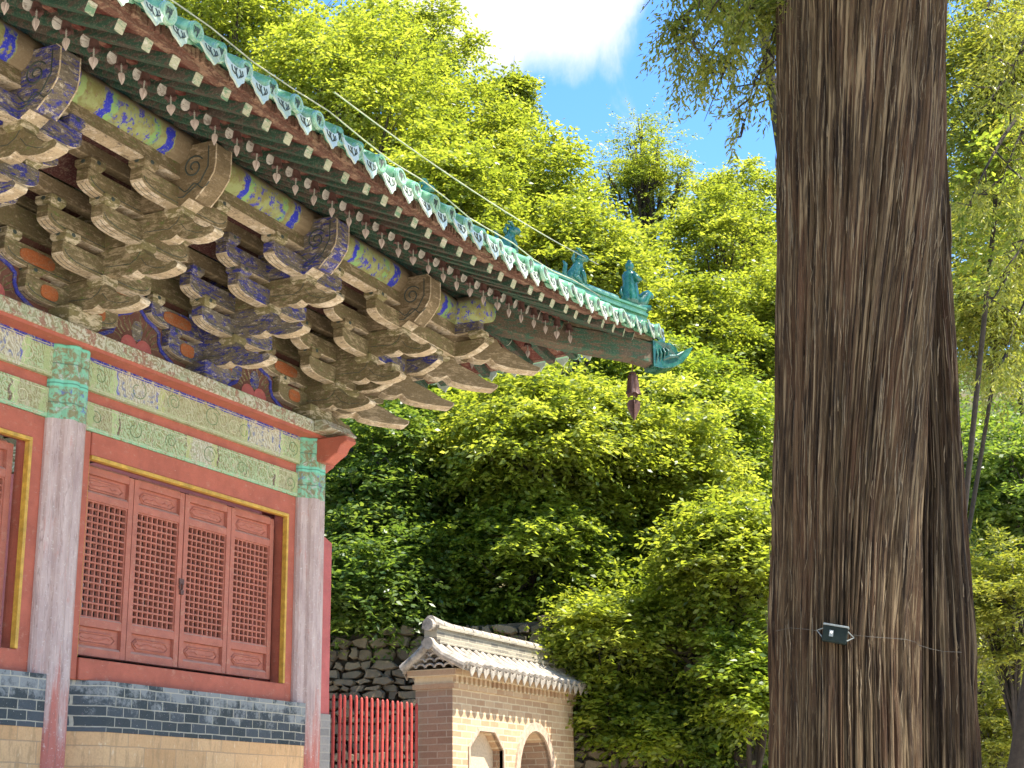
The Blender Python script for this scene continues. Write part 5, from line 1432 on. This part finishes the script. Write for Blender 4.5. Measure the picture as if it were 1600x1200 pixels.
for si, (cc_, r_) in enumerate(((c1, r1), (c2, r2))):
    arc = thA[None, :] * np.mean(r_) + 0 * zr[:, None] + 7.3 * si; zc = zr[:, None] + 0 * thA[None, :]
    tw = smooth(-0.5, 0.9, thA)[None, :] if si == 0 else 0.0
    a2 = arc - 0.075 * tw * (np.clip(zc, 2.5, 8) - 4.0) + 0.012 * (vnoise(arc * 4, zc * 0.8, 9) - .5)
    rg1 = 1 - np.abs(2 * vnoise(a2 / 0.036, zc / 1.8, 1) - 1); rg2 = 1 - np.abs(2 * vnoise(a2 / 0.017 + 31, zc / 0.9, 2) - 1); rg3 = vnoise(a2 / 0.008, zc / 0.3, 3)
    big = vnoise(a2 / 0.25, zc / 3.0, 4)
    Rr = (r_ * scl[:, 0])[:, None] + 0.036 * np.minimum(1, 1.6 * (1 - rg1)) ** 0.6 + 0.022 * np.minimum(1, 1.6 * (1 - rg2)) ** 0.7 + 0.006 * (rg3 - .5) + 0.03 * (big - .5) - 0.030
    pp = cc_[:, None, :] + dirs2[None] * Rr[..., None]
    if si == 0: P = pp
    else: P = np.concatenate([P, pp], axis=1)
    nz_r = len(zr); o0 = si * nz_r * na
    Vt.append(np.concatenate([pp, zc[..., None]], axis=2).reshape(-1, 3)); FB.append(np.stack([a2, zc, 0 * zc], 2).reshape(-1, 3))
    ii = np.arange(nz_r - 1)[:, None]; jj = np.arange(na)[None, :]
    F_.append(o0 + np.stack([ii * na + jj, ii * na + (jj + 1) % na, (ii + 1) * na + (jj + 1) % na, (ii + 1) * na + jj], 2).reshape(-1, 4))
Vt = np.concatenate(Vt); F_ = np.concatenate(F_); FB = np.concatenate(FB)
me = bpy.data.meshes.new('trunk'); me.vertices.add(len(Vt)); me.vertices.foreach_set('co', Vt.astype(np.float32).ravel())
me.loops.add(F_.size); me.loops.foreach_set('vertex_index', F_.astype(np.int32).ravel()); me.polygons.add(len(F_)); me.polygons.foreach_set('loop_start', np.arange(0, F_.size, 4, dtype=np.int32)); me.update(calc_edges=True)
at_ = me.attributes.new('fibre', 'FLOAT_VECTOR', 'POINT'); at_.data.foreach_set('vector', FB.astype(np.float32).ravel())
me.polygons.foreach_set('use_smooth', [True] * len(F_))
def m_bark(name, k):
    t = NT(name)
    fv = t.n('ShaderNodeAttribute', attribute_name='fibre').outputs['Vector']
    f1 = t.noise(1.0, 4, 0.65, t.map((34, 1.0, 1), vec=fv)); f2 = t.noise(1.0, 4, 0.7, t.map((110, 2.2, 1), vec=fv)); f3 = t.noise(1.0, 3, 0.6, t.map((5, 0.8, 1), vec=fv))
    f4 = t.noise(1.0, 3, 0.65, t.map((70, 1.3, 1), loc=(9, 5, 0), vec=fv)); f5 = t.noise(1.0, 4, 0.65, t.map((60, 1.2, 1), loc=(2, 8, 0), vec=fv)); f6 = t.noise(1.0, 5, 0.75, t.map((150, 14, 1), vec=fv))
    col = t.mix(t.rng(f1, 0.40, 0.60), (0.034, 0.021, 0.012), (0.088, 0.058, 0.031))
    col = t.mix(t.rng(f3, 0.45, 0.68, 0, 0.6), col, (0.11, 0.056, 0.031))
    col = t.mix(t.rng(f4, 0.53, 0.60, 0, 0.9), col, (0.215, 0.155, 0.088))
    col = t.mix(t.rng(f5, 0.46, 0.39, 0, 0.9), col, (0.018, 0.012, 0.009))  # near-black streaks painted in for the shade of deep bark gaps
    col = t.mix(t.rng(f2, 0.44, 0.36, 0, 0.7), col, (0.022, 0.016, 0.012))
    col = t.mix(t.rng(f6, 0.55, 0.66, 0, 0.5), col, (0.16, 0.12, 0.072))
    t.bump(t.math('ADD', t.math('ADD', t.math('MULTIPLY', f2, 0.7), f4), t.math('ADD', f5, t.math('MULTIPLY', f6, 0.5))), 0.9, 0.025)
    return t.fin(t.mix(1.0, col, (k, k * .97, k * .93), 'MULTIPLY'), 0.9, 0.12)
CYBARK = m_bark('cypress_bark', 1.12); CYBARK_SHADE = m_bark('cypress_bark_shaded', 0.68)  # second stem: same bark darkened to paint in the main stem's shade
me.materials.append(CYBARK); me.materials.append(CYBARK_SHADE)
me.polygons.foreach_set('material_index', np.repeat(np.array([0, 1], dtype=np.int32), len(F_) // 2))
big_tree = thing('old_cypress', 'huge fibrous brown cypress trunk standing in the right foreground', 'tree')
tko = bpy.data.objects.new('trunk', me); COL.objects.link(tko); tko.parent = big_tree
# loose strips of bark lifting off the trunk
rngs = np.random.default_rng(21); bs_ = MB(); na1 = len(thA)
for k_ in range(420):
    i0 = int(rngs.integers(12, 180)); j0 = int(rngs.integers(110, 790)); ln_ = int(rngs.integers(3, 16)); st_i = rngs.random() < 0.3
    pts_ = []; w0 = rngs.uniform(0.0015, 0.004); lf_ = rngs.uniform(0.004, 0.02)
    for q_ in range(5):
        ii_ = min(nz_r - 1, i0 + int(ln_ * q_ / 4)); jj_ = j0 + na1 * int(st_i)
        p_ = P[ii_, jj_ + int(rngs.integers(-1, 2))]; c__ = (c2 if st_i else c1)[ii_]; o_ = unit(p_ - c__)
        e_ = 0.003 + lf_ * abs(q_ / 4 - 0.5) * 2 * (1 if q_ > 2 else .3)
        pts_.append((p_[0] + o_[0] * e_, p_[1] + o_[1] * e_, zr[ii_]))
    bs_.tube(pts_, [0.001, w0, w0 * 1.2, w0, 0.0008], 5)
STRIP = m_flat('bark_strip', (0.15, 0.108, 0.062), 0.95, 0.45, 30)
bs_.build('bark_strip', STRIP, tko, smooth=True)['kind'] = 'stuff'
# its boughs: hanging sprays in the top of the picture and the shading crown above it
rng = np.random.default_rng(5)
tp = np.array([*cen[-1], 12.5]); Vs, Ts = [], []; bm_ = MB()
def bough(p0, p1, nsp, rad, sag=0.3, nb=7, L=0.075, W=0.011, r0=0.05):
    p0, p1 = np.array(p0), np.array(p1); ln = np.linalg.norm(p1 - p0)
    m_ = (p0 + p1) / 2 + np.array([0, 0, sag]) + rng.normal(0, .05 * ln, 3)
    bz = lambda u: (1 - u) ** 2 * p0 + 2 * u * (1 - u) * m_ + u * u * p1
    bm_.tube([bz(i / 8) for i in range(9)], [r0 * (1 - i / 8 * 0.96) for i in range(9)], 7)
    for k_ in range(nb):
        u = rng.uniform(0.25, 1.0); a = bz(u); q = unit(rng.normal(0, 1, 3)) * np.array([1, 1, 0.5]); e = a + q * rad * rng.uniform(0.6, 1.3) + np.array([0, 0, -0.25 * rad])
        bm_.tube([a, (a + e) / 2 + rng.normal(0, .06, 3), e], [r0 * 0.35, r0 * 0.22, 0.004], 5)
        nsub = nsp // nb
        uu = rng.uniform(0.2, 1.05, (nsub, 1)); o_ = a + (e - a) * uu + rng.normal(0, rad * 0.16, (nsub, 3))
        d_ = unit((e - a)[None, :] * 0.8 / rad + rng.normal(0, .55, (nsub, 3)) + np.array([0, 0, -0.35]))
        V, q2 = sprays(o_, d_, rng, 18, 0.26, L, W, 0.45, 0.6)
        Vs.append(V); Ts.append(q2)
cz = lambda z: np.array([np.interp(z, zr, cen[:, 0]), np.interp(z, zr, cen[:, 1]), z])
for (px, py, dep, nsp, rad) in ((1000, 20, 10.5, 60, .26), (1015, 70, 10.4, 45, .16), (1085, 60, 10.2, 80, .30), (1150, 60, 9.8, 80, .3), (1120, 120, 10.6, 70, .24), (1195, 100, 10.0, 70, .24), (1165, 170, 10.3, 40, .22), (1060, 10, 11.5, 60, .3), (965, -30, 11, 50, .3), (1200, 150, 10.9, 40, .22), (1100, 190, 10.8, 14, .15), (1150, 225, 10.6, 14, .16)):
    e = np.array(at(px, py, dep)); bough(cz(7.2 + rng.uniform(0, .8)), e, int(nsp * 1.7), rad, 0.2, 9, 0.05, 0.008, 0.035)
for (px, py, dep, nsp, rad) in ((1530, 40, 11.5, 90, .34), (1575, 130, 12.2, 110, .36), (1520, 190, 12.4, 50, .3), (1560, 300, 12.8, 90, .34), (1510, 330, 12.6, 40, .24), (1580, 420, 13.0, 90, .34), (1530, 500, 13.2, 60, .3), (1570, 560, 13.3, 50, .26)):
    e = np.array(at(px, py, dep)); e2 = np.array(at(px + 70, py - 150, dep + .6)); bough(e2 + np.array([.5, -.3, .5]), e, nsp, rad, 0.15, 7, 0.06, 0.009, 0.03)
for k_ in range(26):                           # crown out of the picture that shades the trunk
    a = rng.uniform(0, 2 * PI); z0 = rng.uniform(8.6, 12.8); e = cz(z0) + np.array([math.cos(a), math.sin(a), 0.1]) * rng.uniform(1.5, 3.6); e[2] = max(e[2], 8.4)
    bough(cz(z0 - 0.4), e, 420, 0.8, 0.3, 8, 0.09, 0.019)
for sx in range(16):                           # boughs on the sunny side
    z0 = rng.uniform(7.6, 12); e = cz(z0) + np.array([SUN.x, SUN.y, 0]) * rng.uniform(2, 6) + rng.normal(0, 1.0, 3); e[2] = max(e[2], 7.8)
    bough(cz(z0), e, 480, 0.9, 0.3, 8, 0.09, 0.019)
leaf_obj('crown', np.concatenate(Vs), np.concatenate(Ts), LEAF_CYP, big_tree)
bm_.build('branch', BARK, big_tree, smooth=True)

# second slender trunk at the lower right edge
st2 = thing('slender_tree', 'slender grey leaning trunk at the lower right edge', 'tree')
m = MB(); p0 = at(1590, 1260, 15); p1 = at(1618, 1080, 15); p2 = at(1650, 850, 15.2); p3 = at(1660, 500, 15.5)
m.tube([Vector((p0.x, p0.y, 0)), p0, p1, p2, p3], [0.17, 0.155, 0.14, 0.12, 0.10], 16); m.build('trunk', BARK, st2, smooth=True)
rngb = np.random.default_rng(9); o_, d_ = lobe_sprays(np.array(p3) + np.array([0.8, -0.8, 1.5]), np.array([1.4, 1.4, 1.0]), 500, rngb); V, q2 = sprays(o_, d_, rngb, 12, 0.4, 0.1, 0.025); leaf_obj('crown', V, q2, LEAF_MID, st2)

# little sensor box and the wire holding it to the trunk
def on_trunk(px, py, off=0.0):
    r_ = ray(px, py); best = None
    lo, hi = 7.0, 10.0
    z_guess = CAM.z + r_.z / math.hypot(r_.x, r_.y) * 8.7
    i = int(np.argmin(np.abs(zr - z_guess)))
    rows = P[max(0, i - 3):i + 4].reshape(-1, 2)
    ang = math.atan2(r_.y, r_.x); aa = np.arctan2(rows[:, 1], rows[:, 0])
    k_ = np.argsort(np.abs(aa - ang))[:40]
    dist = np.linalg.norm(rows[k_], axis=1).min() - off
    return CAM + r_ * (dist / math.hypot(r_.x, r_.y))
bc_ = on_trunk(1305, 990, 0.03)
vdv = Vector((vd[0], vd[1], 0)); sv = Vector((sdv_[0], sdv_[1], 0)); 
tl = R(12)
ux = (sv * math.cos(tl) - Vector((0, 0, 1)) * math.sin(tl)); uz = (Vector((0, 0, 1)) * math.cos(tl) + sv * math.sin(tl))
bx = thing('sensor_box', 'small dark green box with grey lid strapped to the big trunk', 'box', loc=bc_)
L_ = lambda a, b_, c_: Vector((0, 0, 0)) + ux * a - vdv * b_ + uz * c_
m = MB(); m.box(-0.066, 0.066, -0.035, 0.03, -0.05, 0.036, mp=L_); m.build('case', BOXM, bx, bevel=0.004)
m = MB(); m.box(-0.069, 0.069, -0.037, 0.034, 0.036, 0.046, mp=L_); m.build('lid', BOXLID, bx, bevel=0.002)
m = MB(); m.box(-0.03, -0.008, 0.03, 0.036, -0.022, 0.012, mp=L_); m.build('label_plate', BOXLID, bx); m = MB(); m.lathe([(0.008, 0), (0.006, .004), (0, .005)], 10, (0, 0, 0), 0, lambda x, y, z: L_(-0.019 + x, 0.036 + z, 0.0 + y)); m.build('button', LENS, bx)
m = MB()
for sg in (-1, 1): m.tube([L_(sg * 0.066, 0.0, 0.02), L_(sg * 0.10, -0.02, -0.004 * sg), L_(sg * 0.066, 0.0, -0.03)], 0.004, 5)
m.build('bracket', BOXLID, bx)
wp = [on_trunk(x, y, 0.012) for x, y in [(1212, 986), (1235, 981), (1258, 983), (1282, 986)]]
wp2 = [on_trunk(x, y, 0.014) for x, y in [(1332, 992), (1360, 995), (1390, 997), (1415, 999), (1430, 1003)]]
wp3 = [on_trunk(x, y, 0.014) for x, y in [(1436, 1008), (1455, 1014), (1475, 1018), (1500, 1019), (1522, 1022)]]
m = MB(); m.tube(wp + [bc_ + L_(-0.1, -0.02, 0)], 0.0011, 5); m.tube([bc_ + L_(0.1, -0.02, 0)] + wp2 + wp3, 0.0011, 5)
tag(m.build('strap_wire', WIREDK), 'thin grey wire wrapped around the big cypress trunk', 'wire')
